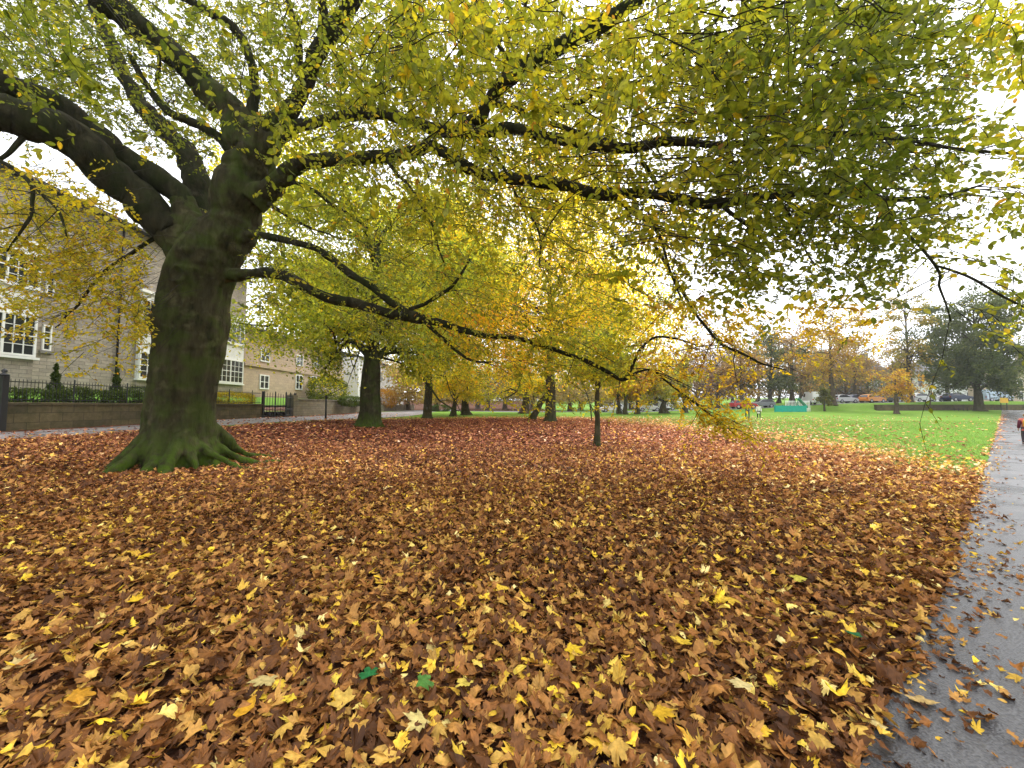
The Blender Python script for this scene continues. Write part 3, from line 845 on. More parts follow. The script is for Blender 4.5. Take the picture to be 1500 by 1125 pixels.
mb.v = [tuple(np.array(v) - np.array(ORI)) for v in mb.v]
trunk = mb.build('trunk', 'bark', beech, True)
md = trunk.modifiers.new('rm', 'REMESH'); md.mode = 'VOXEL'; md.voxel_size = .032
md = trunk.modifiers.new('sm', 'SMOOTH'); md.factor = .5; md.iterations = 7
dg = bpy.context.evaluated_depsgraph_get(); dg.update()
me2 = bpy.data.meshes.new_from_object(trunk.evaluated_get(dg))
trunk.modifiers.clear(); trunk.data = me2; me2.name = 'trunk'
co = np.empty(len(me2.vertices) * 3); me2.vertices.foreach_get('co', co); co = co.reshape(-1, 3)
no = np.empty_like(co).ravel(); me2.vertices.foreach_get('normal', no); no = no.reshape(-1, 3)
KN = [(222, 470, .3, .09), (335, 470, .3, .08), (300, 520, .18, -.05), (262, 412, .16, .07), (285, 445, .2, -.05), (240, 480, .25, .05), (325, 500, .25, .05), (318, 470, .2, .03), (255, 540, .2, .03)]
disp = np.array([noise.noise(Vector((v[0] * 1.3, v[1] * 1.3, v[2] * .5))) * .10 + noise.noise(Vector((v[0] * 5, v[1] * 5, v[2] * 1.6))) * .032 +
                 noise.noise(Vector((v[0] * 2, v[1] * 2, v[2] * 8))) * .03 * max(0, noise.noise(Vector(v) * .9) + .35) for v in co])
for px, py, rr, am in KN:
    p = at(px, py, TY - .72) - np.array(ORI)
    dd = np.linalg.norm(co - p, axis=1)
    disp += am * np.exp(-(dd / rr) ** 2)
# a healed branch scar: ring around a hollow
p = at(262, 402, TY - .72) - np.array(ORI); dd = np.linalg.norm(co - p, axis=1)
disp += .06 * np.exp(-((dd - .2) / .06) ** 2) - .04 * np.exp(-(dd / .12) ** 2)
co = co + no * disp[:, None]
me2.vertices.foreach_set('co', co.ravel()); me2.update()
me2.polygons.foreach_set('use_smooth', [True] * len(me2.polygons))
trunk['label'] = 'thick furrowed dark trunk with green moss on its root flare'

for nm, (L, rad) in limb_data.items():
    if nm == 'C':
        continue
    d = np.cumsum(np.r_[0, np.linalg.norm(np.diff(L, axis=0), axis=1)])
    k0 = int(np.searchsorted(d, .8)) if nm in ('A1', 'A2', 'B', 'D', 'E', 'G', 'H') else (int(np.searchsorted(d, .55)) if nm in ('L1', 'L2') else 0)
    rad = rad.copy(); q_ = np.clip((d - d[k0]) / 1.1, 0, 1); rad = rad * (.72 + .28 * q_) if k0 else rad
    m_ = MB().tube(rel(L[k0:]), rad[k0:], 12 if rad[k0] > .08 else 8)
    m_.build('limb', 'limb', beech, True)

# ---- density of the canopy over the picture (rows of 50 px, columns of 100 px)
DENS = np.array([
    [8, 7, 6, 8, 8, 9, 9, 9, 9, 9, 9, 9, 9, 8, 6],
    [8, 7, 6, 7, 8, 9, 9, 9, 9, 9, 9, 9, 9, 8, 5],
    [8, 7, 6, 7, 8, 9, 9, 9, 9, 9, 9, 9, 9, 8, 4],
    [5, 6, 6, 6, 8, 8, 9, 8, 9, 9, 8, 9, 9, 8, 4],
    [1, 2, 5, 4, 7, 8, 9, 9, 8, 9, 9, 9, 9, 7, 4],
    [5, 3, 1, 3, 3, 5, 7, 8, 8, 8, 9, 9, 9, 7, 3],
    [6, 5, 3, 3, 3, 4, 5, 6, 6, 7, 8, 8, 8, 6, 3],
    [6, 6, 5, 4, 4, 4, 4, 4, 5, 5, 7, 7, 7, 4, 2],
    [5, 6, 6, 4, 4, 3, 3, 3, 4, 4, 6, 6, 5, 1, 2],
    [2, 4, 5, 0, 1, 2, 3, 3, 4, 4, 4, 4, 4, 0, 1],
    [0, 2, 3, 0, 0, 1, 2, 3, 4, 4, 3, 1, 1, 0, 0],
    [0, 0, 0, 0, 0, 0, 0, 2, 3, 2, 2, 0, 0, 0, 0],
], float)
TAU = {0: 0, 1: .18, 2: .4, 3: .7, 4: 1.05, 5: 1.4, 6: 1.8, 7: 2.3, 8: 2.9, 9: 3.9}


def dens_at(px, py):
    if py > 600: return 0
    j = min(14, max(0, int(px // 100))); i = min(11, max(0, int(py // 50)))
    return DENS[i, j]


def tint_at(px, py, Y):
    t = np.interp(px, [-200, 0, 150, 300, 500, 700, 850, 1000, 1200, 1350, 1420, 1500, 1700], [.34, .32, .32, .34, .40, .45, .47, .43, .34, .32, .40, .48, .5])
    if px < 230 and py > 215: t = .55
    if 600 < px < 1000 and py > 270: t = .47
    if px > 930 and py > 440: t = .66
    if px > 1000 and py > 570: t = .62
    if px > 1380 and py > 260: t = .42
    return t


sprays = []                       # (pos, dir, length, nleaves, size, tint)
twigs = MB()


def add_spray(p, d, L, nl, s, t):
    sprays.append((p, d, L, nl, s, t))


FORK = np.array(at(350, 250, 10.2))


def connect(p, d):
    """a thin twig running back from a spray towards the limbs"""
    back = FORK - p
    back[2] *= .4
    back /= np.linalg.norm(back) + 1e-9
    q1 = p - d * .22 + np.array([0, 0, .03]) + rng.normal(0, .04, 3); q2 = p - d * .3 + back * rng.uniform(.25, .9) + np.array([0, 0, rng.uniform(.0, .3)]) + rng.normal(0, .12, 3)
    return [p, q1, q2]


LQ = np.array([r_ for nm in LIMBS for r_ in smooth_path(LIMBS[nm], 40) if r_[3] > 3.5 and nm != 'C' and not (nm == 'L1' and r_[0] > 640)])
# free sprays through the volume of the crown
for i in range(12):
    for j in range(15):
        v = DENS[i, j]
        if v <= 0: continue
        tau = TAU[int(v)]
        pyc = i * 50 + 25; pxc = j * 100 + 50
        if pyc < 300:
            if pxc < 450: layers = [(3.0, 5.0, .26), (5.0, 8.5, .24), (9.5, 14, .5)]
            elif pxc < 950: layers = [(2.9, 4.6, .34), (4.6, 8.0, .36), (8, 13, .3)]
            else: layers = [(2.5, 3.8, .42), (3.8, 6.0, .40), (6.0, 10, .18)]
        else:
            if pxc < 300: layers = [(7.6, 10.5, 1.0)]
            elif pxc < 950: layers = [(4.2, 6.5, .10), (6.5, 8.8, .4), (8.8, 11, .5)]
            else: layers = [(3.0, 4.6, .55), (4.6, 8.0, .45)]
        if pyc > 450 and 600 < pxc: layers = [(7.8, 9.4, 1.0)]
        for (ya, yb, fr) in layers:
            ym = (ya + yb) / 2; s = .086
            a = .42 * (s * F / ym) ** 2 * .52
            nleaf = tau * fr * 5000 / a
            nsp = nleaf / 10.5 * 1.35
            nsp = int(nsp) + (rng.random() < nsp % 1)
            for _ in range(nsp):
                Y = rng.uniform(ya, yb)
                px = pxc + rng.uniform(-55, 55); py = pyc + rng.uniform(-28, 28)
                if 215 < px < 365 and py > 230 and Y < 10.5: continue
                dq = np.hypot(LQ[:, 0] - px, LQ[:, 1] - py) - LQ[:, 3]
                if ((dq < 14) & (LQ[:, 2] > Y)).any() and rng.random() < .6: continue
                p = at(px, py, Y)
                if rng.random() > .72 + 1.5 * noise.noise(Vector(p) * 1.25): continue
                az = rng.uniform(0, 2 * math.pi)
                d = np.array([math.cos(az), math.sin(az), -rng.uniform(.05, .75)]); d += .35 * nrm(np.array([p[0] - TX, p[1] - TY, 0])); d /= np.linalg.norm(d)
                L = rng.uniform(.28, .55)
                p = p - d * L * .5
                add_spray(p, d, L, int(rng.integers(8, 14)), s * rng.uniform(.85, 1.15), tint_at(px, py, Y))
                if rng.random() < .26:
                    c = smooth_path(connect(p, d), 7); c[1:6] += rng.normal(0, .018, (5, 3)); twigs.tube(rel(c[::-1]), np.linspace(.006, .003, 7), 3, False)

# branchlets that leave the limbs and carry sprays
small_data = []
for rows_ in SMALL:
    P = limb_pts(rows_, 6 + 5 * len(rows_))
    L = P[:, :3].copy(); rad = P[:, 3]
    for i in range(len(L)):
        L[i] += np.array(noise.noise_vector(Vector(L[i] * 1.7))) * .05
    small_data.append((L, rad))
for L, rad in small_data:
    MB().tube(rel(L), rad, 7).build('branch', 'limb', beech, True)
allb = [limb_data[k] for k in limb_data if k not in ('C',)] + small_data
for L, rad in allb:
    n = len(L)
    seglen = np.linalg.norm(np.diff(L, axis=0), axis=1)
    tot = seglen.sum()
    for _ in range(int(tot * 4.2)):
        i = int(rng.integers(max(1, int(n * .18)), n))
        px, py, wv = proj(L[i])
        if wv < 2: continue
        if -50 < px < 1550 and 0 < py < 640:
            v = max(dens_at(px, py), 2.0)
            if rng.random() > (v / 9) ** .6 and rad[i] > .03: continue
            if px < 430 and py > 200 and rad[i] > .04: continue
        az = rng.uniform(0, 2 * math.pi)
        d = np.array([math.cos(az), math.sin(az), rng.uniform(-.5, .35)]); d += .4 * nrm(L[min(i, n - 1)] - L[max(i - 1, 0)]); d /= np.linalg.norm(d)
        ln_ = rng.uniform(.4, 1.5)
        pts = [L[i].copy()]
        for k in range(5):
            d = d + np.array([0, 0, -.12]) + rng.normal(0, .13, 3); d /= np.linalg.norm(d)
            pts.append(pts[-1] + d * ln_ / 5)
        px2, py2, w2 = proj(pts[-1])
        inside = 0 < px2 < 1500 and 0 < py2 < 600
        if inside and dens_at(px2, py2) < 1: continue
        if w2 < 2.3: continue
        r0 = min(.012, rad[i] * .5)
        twigs.tube(rel(pts), np.linspace(r0, .0025, 6), 4, False)
        for k in range(2, 6):
            if rng.random() < (.75 if not inside else min(1, .25 + dens_at(px2, py2) / 9)):
                dd = d + rng.normal(0, .5, 3); dd[2] -= .15; dd /= np.linalg.norm(dd)
                add_spray(pts[k], dd, rng.uniform(.22, .42), int(rng.integers(5, 10)), .072 * rng.uniform(.85, 1.15), tint_at(px, py, w2))
# the drooping tip over the lawn
for _ in range(95):
    px = rng.normal(1058, 24); py = 604 + (px - 1030) * .42 + rng.normal(0, 14)
    p = at(px, py, 8.2 + rng.normal(0, .2)); d = nrm(np.array([rng.normal(.3, .6), rng.normal(0, .6), -.3 + rng.normal(0, .35)]))
    add_spray(p - d * .12, d, .24, 8, .085, .6)
# crown above and around the frame (shades the ground, closes the view from the side)
for _ in range(4200):
    p = np.array([rng.uniform(-21, 7.5), rng.uniform(-4, 19), 0]); p[2] = rng.uniform(4.2, 13)
    if np.hypot(p[0] - TX, p[1] - TY) > 15.5 - .35 * max(0, p[2] - 8): continue
    px, py, wv = proj(p)
    if wv > .2 and -60 < px < 1560 and -50 < py < 1200: continue
    if wv < 2.2 and np.linalg.norm(p - CAM) < 2.4: continue
    az = rng.uniform(0, 6.28); d = nrm(np.array([math.cos(az), math.sin(az), -.3]))
    add_spray(p, d, .6, 9, .12, .36)

# sprays -> leaves
P, D, Nn, Sz, Tn, Wd = [], [], [], [], [], []
for p, d, L, nl, s, t in sprays:
    up = np.array([rng.normal(0, .65), rng.normal(0, .65), 1.0])
    side = np.cross(d, up); side /= np.linalg.norm(side) + 1e-9
    nn = np.cross(side, d)
    tt = rng.normal(t, .045); bend = rng.normal(0, .22, 3) * L
    for q in range(nl):
        f = (q + .6) / nl
        sg = 1 if q % 2 else -1
        pos = p + d * L * f + bend * f * f + np.array([0, 0, -.07 * f * f]) + rng.normal(0, .012, 3)
        ld_ = d * rng.uniform(.5, .9) + side * sg * rng.uniform(.5, 1.0) + np.array([0, 0, -rng.uniform(0, .5)])
        P.append(pos); D.append(ld_); Nn.append(nn + rng.normal(0, .55, 3)); Sz.append(s * rng.uniform(.7, 1.15) * (1 - .25 * abs(f - .5))); Tn.append(tt)
    twigs.tube(rel([p + d * L * f + bend * f * f + np.array([0, 0, -.07 * f * f]) for f in (0, .33, .66, .97)]), [.0036, .003, .0023, .0014], 3, False)
P = np.array(P); D = np.array(D); Nn = np.array(Nn); Sz = np.array(Sz); Tn = np.array(Tn) + rng.normal(0, .055, len(Tn))
V_, F_ = leaves(rel(P), D, Nn, Sz, OVAL8)
odd = rng.random(len(Tn)) < .05
Tn = np.where(odd, Tn + rng.uniform(.1, .35, len(Tn)), Tn)
VC = np.array([1.15, .95, .88, .9, 1.0, .9, .88, .95, 1.2])
np_mesh('crown', V_, [F_], 'leaf', beech, np.repeat(tintcol(Tn, rng.uniform(.7, 1.2, len(Tn)) * np.interp(proj(P)[0], [950, 1120, 1370, 1450], [1, .88, .88, 1])), 9, 0) * np.tile(VC, len(Tn))[:, None])  # right-hand leaves darkened in colour to stand for backlit shade
twigs.build('twigs', 'twig', beech)
print('beech leaves', len(P))


# ================================================================== OTHER TREES
def make_tree(name, X, Y, H, cb, Rc, tr, tint, nleaf, lsize, label, seed, cat='tree', group=None, tsd=.09, bark='bark2', forks=9, fork_h=None,
              lean=(0, 0), flat_top=.5, clump=.11, tipscale=1.0, kbr=1.0, xo=0.0, lean_pow=1.0, ry=None, bare=0.0, tpl=OVAL6, sub=4, mute=None, gap=None):
    """X,Y base; H height; cb height where leaves start; Rc crown radius; tr trunk radius"""
    r = np.random.default_rng(seed)
    root = empty(name, (X, Y, tz(X, Y)))
    tag(root, label, cat, group)
    ry = ry or Rc
    wood = MB(); tm = MB()
    top = H * .9
    n = 14
    zs = np.linspace(-.15, top, n)
    wob = np.cumsum(r.normal(0, .035 * tr * 4, (n, 2)), 0); wob -= wob[0]
    ax = np.stack([wob[:, 0] + lean[0] * (np.clip(zs, 0, None) / top) ** lean_pow * top, wob[:, 1] + lean[1] * zs, zs], -1)
    fh = fork_h or cb * .9
    rad = tr * np.where(zs < fh, 1 - .18 * zs / fh, .82 * np.clip(1 - (zs - fh) / (top - fh), .04, 1) ** .8 * .75)
    rad[0] *= 1.55; rad[1] *= 1.0 if zs[1] > .6 else 1.2
    # finer base so the flare reads
    zb = np.array([-.15, .05, .25, .55]); 
    axb = np.stack([np.interp(zb, zs, ax[:, 0]), np.interp(zb, zs, ax[:, 1]), zb], -1); rb = tr * np.array([1.75, 1.5, 1.22, 1.06])
    keep = zs > .9
    AX = np.concatenate([axb, ax[keep]]); RD = np.concatenate([rb, rad[keep]])
    tm.tube(AX, RD, 12)
    trunk_o = tm.build('trunk', bark, root, True)
    zc = (cb + H) / 2; hz = (H - cb) / 2
    tips = []
    # the parts of a branch carry the leaves
    for k in range(forks):
        f = (k + .5) / forks
        z0 = fh + (top - fh) * .75 * f ** 1.1
        p0 = np.array([np.interp(z0, zs, ax[:, 0]), np.interp(z0, zs, ax[:, 1]), z0])
        az = k * 2.39996 + r.uniform(-.4, .4)
        zt = cb + (H - cb) * (.02 + .92 * f ** 1.25) + r.normal(0, hz * .12)
        e = max(.12, 1 - ((zt - zc) / hz) ** 2) ** flat_top
        tgt = np.array([math.cos(az) * Rc * e * r.uniform(.75, 1.0) + xo, math.sin(az) * ry * e * r.uniform(.75, 1.0), zt])
        if f < .35: zmid = max(z0, zt) + hz * .18
        else: zmid = z0 * .45 + zt * .55 + hz * .08
        mid = (p0 + tgt) / 2; mid[2] = zmid; mid[:2] += r.normal(0, Rc * .06, 2)
        q = smooth_path([p0, p0 * .62 + mid * .38 + [0, 0, hz * .03], mid, tgt], 10)
        r0 = tr * (.5 - .28 * f)
        q += np.array([noise.noise_vector(Vector(v) * .8 + Vector((seed, 0, 0))) for v in q]) * .12 * np.linspace(0, 1, 10)[:, None]
        wood.tube(q, np.linspace(r0, r0 * .16, 10), 6)
        tips += [(q[i], .9) for i in (6, 7, 8, 9)]
        for s_ in range(int(sub * kbr + 1)):
            i = int(r.integers(3, 10)); b0_ = q[i]
            dv = nrm(tgt - p0) + r.normal(0, .75, 3); dv[2] = dv[2] * .6 + r.uniform(-.25, .3); dv = nrm(dv)
            ln_ = Rc * r.uniform(.22, .5)
            pts = [b0_]
            for u in range(5):
                dv = nrm(dv + np.array([0, 0, -.07]) + r.normal(0, .16, 3)); pts.append(pts[-1] + dv * ln_ / 5)
            wood.tube(pts, np.linspace(r0 * .3, max(.006, r0 * .05), 6), 4, False)
            tips += [(pts[3], 1), (pts[4], 1), (pts[5], 1)]
            for g_ in range(2 if bare == 0 else 5):
                i2 = int(r.integers(2, 6)); dv2 = nrm(dv + r.normal(0, .7, 3)); e2 = pts[i2] + dv2 * ln_ * r.uniform(.25, .55)
                wood.tube([pts[i2], (pts[i2] + e2) / 2 + r.normal(0, .05 * ln_, 3), e2], [max(.008, r0 * .08), max(.006, r0 * .05), max(.004, r0 * .02)], 3, False)
                tips.append((e2, 1))
    wood.build('branches', bark, root, True)
    tp = np.array([t[0] for t in tips])
    tp = tp[tp[:, 2] > cb * .8]
    nl = int(nleaf * 1.25)
    if nl:
        ctint = r.normal(0, tsd, len(tp)); 
        wgt = r.uniform(.3, 1.7, len(tp)); wgt /= wgt.sum()
        c = r.choice(len(tp), nl, p=wgt)
        Pp = tp[c] + r.normal(0, 1, (nl, 3)) * np.array([Rc * clump, ry * clump, Rc * clump * .62])
        k_ = Pp[:, 2] > cb * .72
        dc = np.hypot(Pp[:, 0], Pp[:, 1]) / (.35 * Rc)
        k_ &= Pp[:, 2] > cb + .22 * (H - cb) * (1 - dc)
        if gap: k_ &= ~((np.abs(Pp[:, 0] + Pp[:, 1] * X / Y * -1) < gap[0]) & (Pp[:, 2] < gap[1] + .25 * np.abs(Pp[:, 0])) & (r.random(nl) < .85))
        Pp = Pp[k_]; c = c[k_]; nl = len(Pp)
        Dd = r.normal(0, 1, (nl, 3)); Dd[:, 2] -= .5
        Nv = r.normal(0, .6, (nl, 3)); Nv[:, 2] += .7
        hz_t = (Pp[:, 2] - cb) / (H - cb)
        t_ = tint + ctint[c] + r.normal(0, tsd * .6, nl)
        V_, F_ = leaves(Pp, Dd, Nv, lsize * 1.35 * r.uniform(.6, 1.25, nl), tpl)
        mu = mute if mute is not None else float(np.clip((Y - 50) / 20, 0, 1)) * .65  # greys crowns with distance: haze mixed into the leaf colour
        cc = tintcol(t_, r.uniform(.8, 1.2, nl) * (1.85 if 20 < Y < 50 else 1.25 if Y < 90 and X < 25 else 1)); cc = cc * (1 - mu) + mu * (np.array([.17, .125, .075]) if tint > .3 else np.array([.10, .11, .06])) * r.uniform(.7, 1.25, (nl, 1))  # middle-distance crowns brightened in colour to imitate a skylit glow
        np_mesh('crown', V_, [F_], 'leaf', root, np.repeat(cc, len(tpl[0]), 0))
    return root


def PX(px, Y):
    return (px - CX) / F * Y


def PH(py, Y):
    return 1.6 + (594 - py) / F * Y


def tree_px(px, Y, top, bottom, halfw, tw, tint, nleaf, lsize, label, seed, **kw):
    X = PX(px, Y); z0 = tz(X, Y)
    ws = math.sqrt(1 + ((px - CX) / F) ** 2)
    return make_tree(kw.pop('name', 'park_tree'), X, Y, PH(top, Y) - z0, max(.8, PH(bottom, Y) - z0), halfw / F * Y / ws, tw / 2 / F * Y / ws, tint, nleaf, lsize, label, seed, **kw)


tree_px(541, 27.0, 225, 556, 215, 34, .38, 80000, .15, 'second big beech behind the nearest one, thick trunk forking low into spreading limbs, yellow-green leaves', 11, name='beech_tree', bark='bark', forks=15, fork_h=4.0, flat_top=.45, clump=.10, sub=5, gap=(2.2, 5.6))
tree_px(626, 42.0, 290, 562, 112, 13, .45, 34000, .2, 'straight tall tree with a single dark trunk right of the second beech, yellow leaves', 12, forks=12, fork_h=5.5, bark='bark2', gap=(1.2, 4.5))
tree_px(664, 50.0, 505, 588, 52, 8.5, .56, 5000, .2, 'small forked tree with pale yellow leaves between two taller trunks', 13, forks=7, fork_h=1.6)
tree_px(683, 53.0, 480, 586, 48, 12, .52, 4500, .22, 'stout low yellow tree just right of the small forked tree', 14, forks=7, fork_h=2)
tree_px(806, 38.0, 262, 560, 200, 15.5, .525, 80000, .19, 'tall golden yellow tree with a dark straight trunk in the middle of the park', 15, gap=(1.2, 4.2), forks=20, fork_h=6, bark='bark2', sub=6, clump=.12, tsd=.13)
tree_px(768, 56.0, 500, 585, 50, 12, .5, 3500, .22, 'grey slim trunk behind the leaning one, thin green-yellow leaves', 16, forks=7, fork_h=3, bark='bark3')
make_tree('leaning_tree', PX(779, 44), 44, 4.8, 3.2, 1.6, .36, .45, 900, .2, 'dark leaning trunk slanting to the right behind the golden tree', 17, lean=(.72, 0), forks=4, fork_h=3.2, bark='bark2')
sap = tree_px(873, 15.2, 488, 560, 62, 8.5, .40, 3800, .1, 'young slender tree with a thin straight trunk standing alone in the leaves', 18, name='young_tree', forks=11, fork_h=2.2, bark='bark2', clump=.16)
# row in front of the far road
tree_px(907, 58, 535, 586, 26, 7, .66, 2200, .26, 'slim trunk with coppery leaves, leftmost of the row by the road', 21, forks=6, group='trees along the far road')
tree_px(915.5, 56, 520, 584, 30, 7, .72, 2600, .26, 'trunk with rusty orange leaves, second in the row by the road', 22, forks=7, group='trees along the far road')
tree_px(933, 57, 525, 588, 34, 7, .78, 2800, .26, 'rusty brown tree, third in the row by the road', 23, forks=7, group='trees along the far road')
tree_px(972, 58, 530, 594, 44, 12, .46, 3600, .26, 'low spreading olive tree on a short stout trunk, before the white van', 24, forks=9, group='trees along the far road')
tree_px(1002, 60, 512, 596, 17, 9, .46, 3000, .24, 'narrow upright yellow-green tree left of the hanging branch tip', 25, forks=9, flat_top=.8, group='trees along the far road')
tree_px(1050, 74, 500, 585, 50, 9, .93, 2600, .26, 'nearly bare brown twiggy tree behind the hanging branch tip', 26, forks=12, sub=7, bark='bark3', bare=1)
tree_px(1085, 66, 485, 582, 46, 8, .80, 3600, .26, 'orange-brown tree above the red car', 27, forks=10, bark='bark3')
tree_px(1128, 72, 478, 578, 50, 9, .22, 5500, .28, 'dark green leafy tree behind the playground fence', 28, forks=10)
tree_px(1160, 76, 470, 575, 52, 10, .82, 3600, .28, 'thin russet tree rising behind the playground slide', 29, forks=11, bark='bark3', bare=1)
tree_px(1221, 62, 455, 566, 58, 8, .74, 3600, .27, 'grey straight trunk with sparse orange leaves right of the pale shrub', 30, forks=12, fork_h=5, bark='bark3', bare=1)
tree_px(1252, 76, 480, 560, 46, 6, .80, 2200, .27, 'thin autumn tree behind the silver car, few brown leaves', 31, forks=10, bark='bark3', bare=1)
tree_px(1312, 53, 540, 586, 38, 8, .78, 1500, .2, 'small brownish tree with a shaggy trunk at the far end of the lawn', 32, forks=9, fork_h=2.5, bark='bark3')
tree_px(1333, 64, 395, 570, 42, 9, .54, 3000, .26, 'tall slender half-bare tree with yellow leaves low down, left of the evergreen', 33, forks=16, fork_h=4, bark='bark3', bare=1, flat_top=.8)
tree_px(1387, 68, 440, 572, 50, 9, .2, 5000, .3, 'dark green tree half hidden at the back left of the broad evergreen', 34, forks=10)
tree_px(1478, 70, 420, 570, 60, 9, .30, 5000, .3, 'brownish green tree at the right edge behind the evergreen', 35, forks=10)
tree_px(1362, 57, 545, 580, 9, 2.2, .6, 60, .14, 'thin young bare tree on the lawn left of the evergreen', 36, name='young_tree', forks=6, sub=2, bark='bark3', bare=1)

# broad evergreen: shelves of dark foliage
tree_px(1434, 57, 420, 580, 94, 17, .17, 30000, .2, 'broad rounded dark evergreen with dense layered foliage beside the path end', 40, name='evergreen_tree', forks=24, fork_h=2.6, flat_top=.36, clump=.09, tsd=.08, sub=6, bark='bark2', mute=.45)
# light green pointed shrub by the van
tree_px(1207, 59.5, 566, 592, 11, 3, .32, 1800, .18, 'pale green upright shrub in front of the white van', 41, name='shrub', cat='shrub', forks=9, clump=.2)
# far woods at the back of the park: single trees
BACK = [(452, 74, 505, .50, 'tall yellow tree behind the beige house garden'), (598, 78, 530, .62, 'pinkish orange tree by the white house'), (640, 70, 545, .68, 'bright orange bushy tree behind the straight trunk'),
        (715, 82, 520, .40, 'tall green-yellow tree far behind the stout yellow tree'), (740, 96, 540, .30, 'grey-green far tree left of the golden tree'), (850, 90, 515, .50, 'far yellow tree right of the golden tree'),
        (835, 78, 560, .58, 'low pale yellow far tree behind the golden trunk'), (880, 100, 505, .74, 'far orange tree above the road, behind the young tree'), (960, 92, 500, .78, 'tall rust-coloured far tree behind the olive one'),
        (1020, 98, 505, .86, 'far brown tree between narrow and twiggy trees'), (1110, 100, 495, .34, 'far dull green tree above the two walkers'), (1190, 104, 505, .84, 'far brown tree above the white van'),
        (1290, 104, 530, .72, 'far orange tree in front of the grey houses'), (700, 110, 545, .55, 'hazy yellow tree in the farthest row, left'), (780, 115, 540, .45, 'hazy olive tree in the farthest row, centre')]
BACK += [(1040, 92, 488, .95, 'greyish brown bare far tree left of the orange-brown tree'), (1072, 88, 495, .90, 'dull brown far tree above the two walkers, left'), (1140, 96, 478, .92, 'grey twiggy far tree above the teal fence'),
         (1172, 92, 492, .26, 'dark olive far tree right of the slide'), (1205, 96, 486, .93, 'bare brown far tree left of the grey straight trunk'), (1240, 94, 505, .28, 'dark green far tree between the grey trunk and the thin autumn tree'),
         (1272, 90, 515, .88, 'low russet far tree above the orange car'), (1318, 98, 500, .94, 'grey-brown far tree behind the tall slender tree'), (985, 84, 522, .88, 'brown far tree behind the white van on the left'), (925, 86, 520, .90, 'brown far tree behind the rusty row')]
for i, (px, Y, top, t, lab) in enumerate(BACK):
    tree_px(px, Y, top, 588 - (4 if Y > 90 else 0), (62 if px < 900 else 50) + (i * 13) % 22, 7, t, (6000 if px < 900 else 3400) if i < 15 else 4200, .30 if i < 15 else .26, lab, 60 + i, forks=10, group='trees at the back of the park', bark='bark3', sub=3)


# ================================================================== SHRUBS AND HEDGES
def bush(name, loc, rx, ry_, rz_, tint, n, s, label, cat, group=None, cone=False, tsd=.05, seed=0):
    r = np.random.default_rng(seed + 900)
    root = empty(name, loc); tag(root, label, cat, group)
    u = nrm(r.normal(0, 1, (n, 3))); u[:, 2] = np.abs(u[:, 2]) if cone else u[:, 2]
    rad = r.uniform(.72, 1.04, n)[:, None]
    if cone:
        h = r.random(n) ** 1.3
        a = r.uniform(0, 6.28, n); q = (1 - h) * (.7 + .3 * np.sin(h * 22)) * r.uniform(.6, 1.05, n)
        Pp = np.stack([np.cos(a) * q * rx, np.sin(a) * q * ry_, h * rz_ * 2], -1)
    else:
        sq = np.sign(u) * np.abs(u) ** .72; sq = sq / np.maximum(1, np.abs(sq).max(1, keepdims=True))
        Pp = sq * rad * np.array([rx, ry_, rz_]); Pp[:, 2] += rz_
    Dd = nrm(Pp - np.array([0, 0, rz_])) + r.normal(0, .6, (n, 3)); Nv = r.normal(0, .6, (n, 3)); Nv[:, 2] += .6
    V_, F_ = leaves(Pp, Dd, Nv, s * r.uniform(.7, 1.3, n), OVAL6)
    np_mesh('foliage', V_, [F_], 'leaf', root, np.repeat(tintcol(tint + r.normal(0, tsd, n), r.uniform(.75, 1.25, n)), 6, 0))
    MB().tube([(0, 0, -.1), (0, 0, rz_ * (1.5 if cone else .9))], [.04, .015], 6).build('stem', 'twig', root)
    return root


def copy_tree(o, parent=None):
    c = o.copy(); COL.objects.link(c)
    if parent is not None: c.parent = parent
    for ch in o.children:
        copy_tree(ch, c)
    return c


# raised garden behind the wall
m_ = MB(); pts0 = []
WX = -21.5
ys_ = np.linspace(8, 66, 30)
V = []; 
for y in ys_:
    for x, z in ((WX - .3, 1.62), (WX - 1.4, 1.85), (-24.2, 2.25), (-25.6, 2.45)):
        V.append((x, y, z))
idx = np.arange(len(V)).reshape(-1, 4)
o = np_mesh('garden_lawn', np.array(V), [np.stack([idx[:-1, :-1], idx[1:, :-1], idx[1:, 1:], idx[:-1, 1:]], -1).reshape(-1, 4)], simple('garden_grass', [(.3, (.08, .19, .015)), (.7, (.16, .30, .03))], 6, .9), None)
tag(o, kind='structure')


def gz(x):
    return float(np.interp(-x, [21.8, 22.9, 24.2, 25.6], [1.62, 1.85, 2.25, 2.45]))


HEDGE_LAB = 'clipped dark green box bush, one of the row behind the railing on the garden wall'
proto = None
k = 0
yy = 16.9
while yy < 27.6:
    if not (19.0 < yy < 19.4):
        if proto is None:
            proto = bush('box_bush', (WX - .75, yy, gz(WX - .75) - .12), .42, .5, .4, .10, 1500, .075, HEDGE_LAB, 'bush', 'row of clipped box bushes', seed=1)
            b_ = proto
        else:
            b_ = copy_tree(proto)
            b_.location = (WX - .75 + rng.normal(0, .04), yy, gz(WX - .75) - .12); b_.rotation_euler = (0, 0, rng.uniform(0, 6)); sc = rng.uniform(.88, 1.12); b_.scale = (sc, sc, sc * rng.uniform(.9, 1.05))
    yy += .9
for px, topy, lab, sd in ((80, 534, 'small conical conifer in the garden left of the tree trunk, the larger and nearer one', 2), (170, 541, 'small conical conifer beside the drainpipe', 3)):
    X = -23.4; Y = X * F / (px - CX); z0 = gz(X); h = PH(topy, Y) - z0
    bush('conifer', (X, Y, z0), .42, .42, h / 2, .07, 1600, .1, lab, 'conifer', cone=True, seed=sd)
X = -23.6; Y = X * F / (210 - CX)
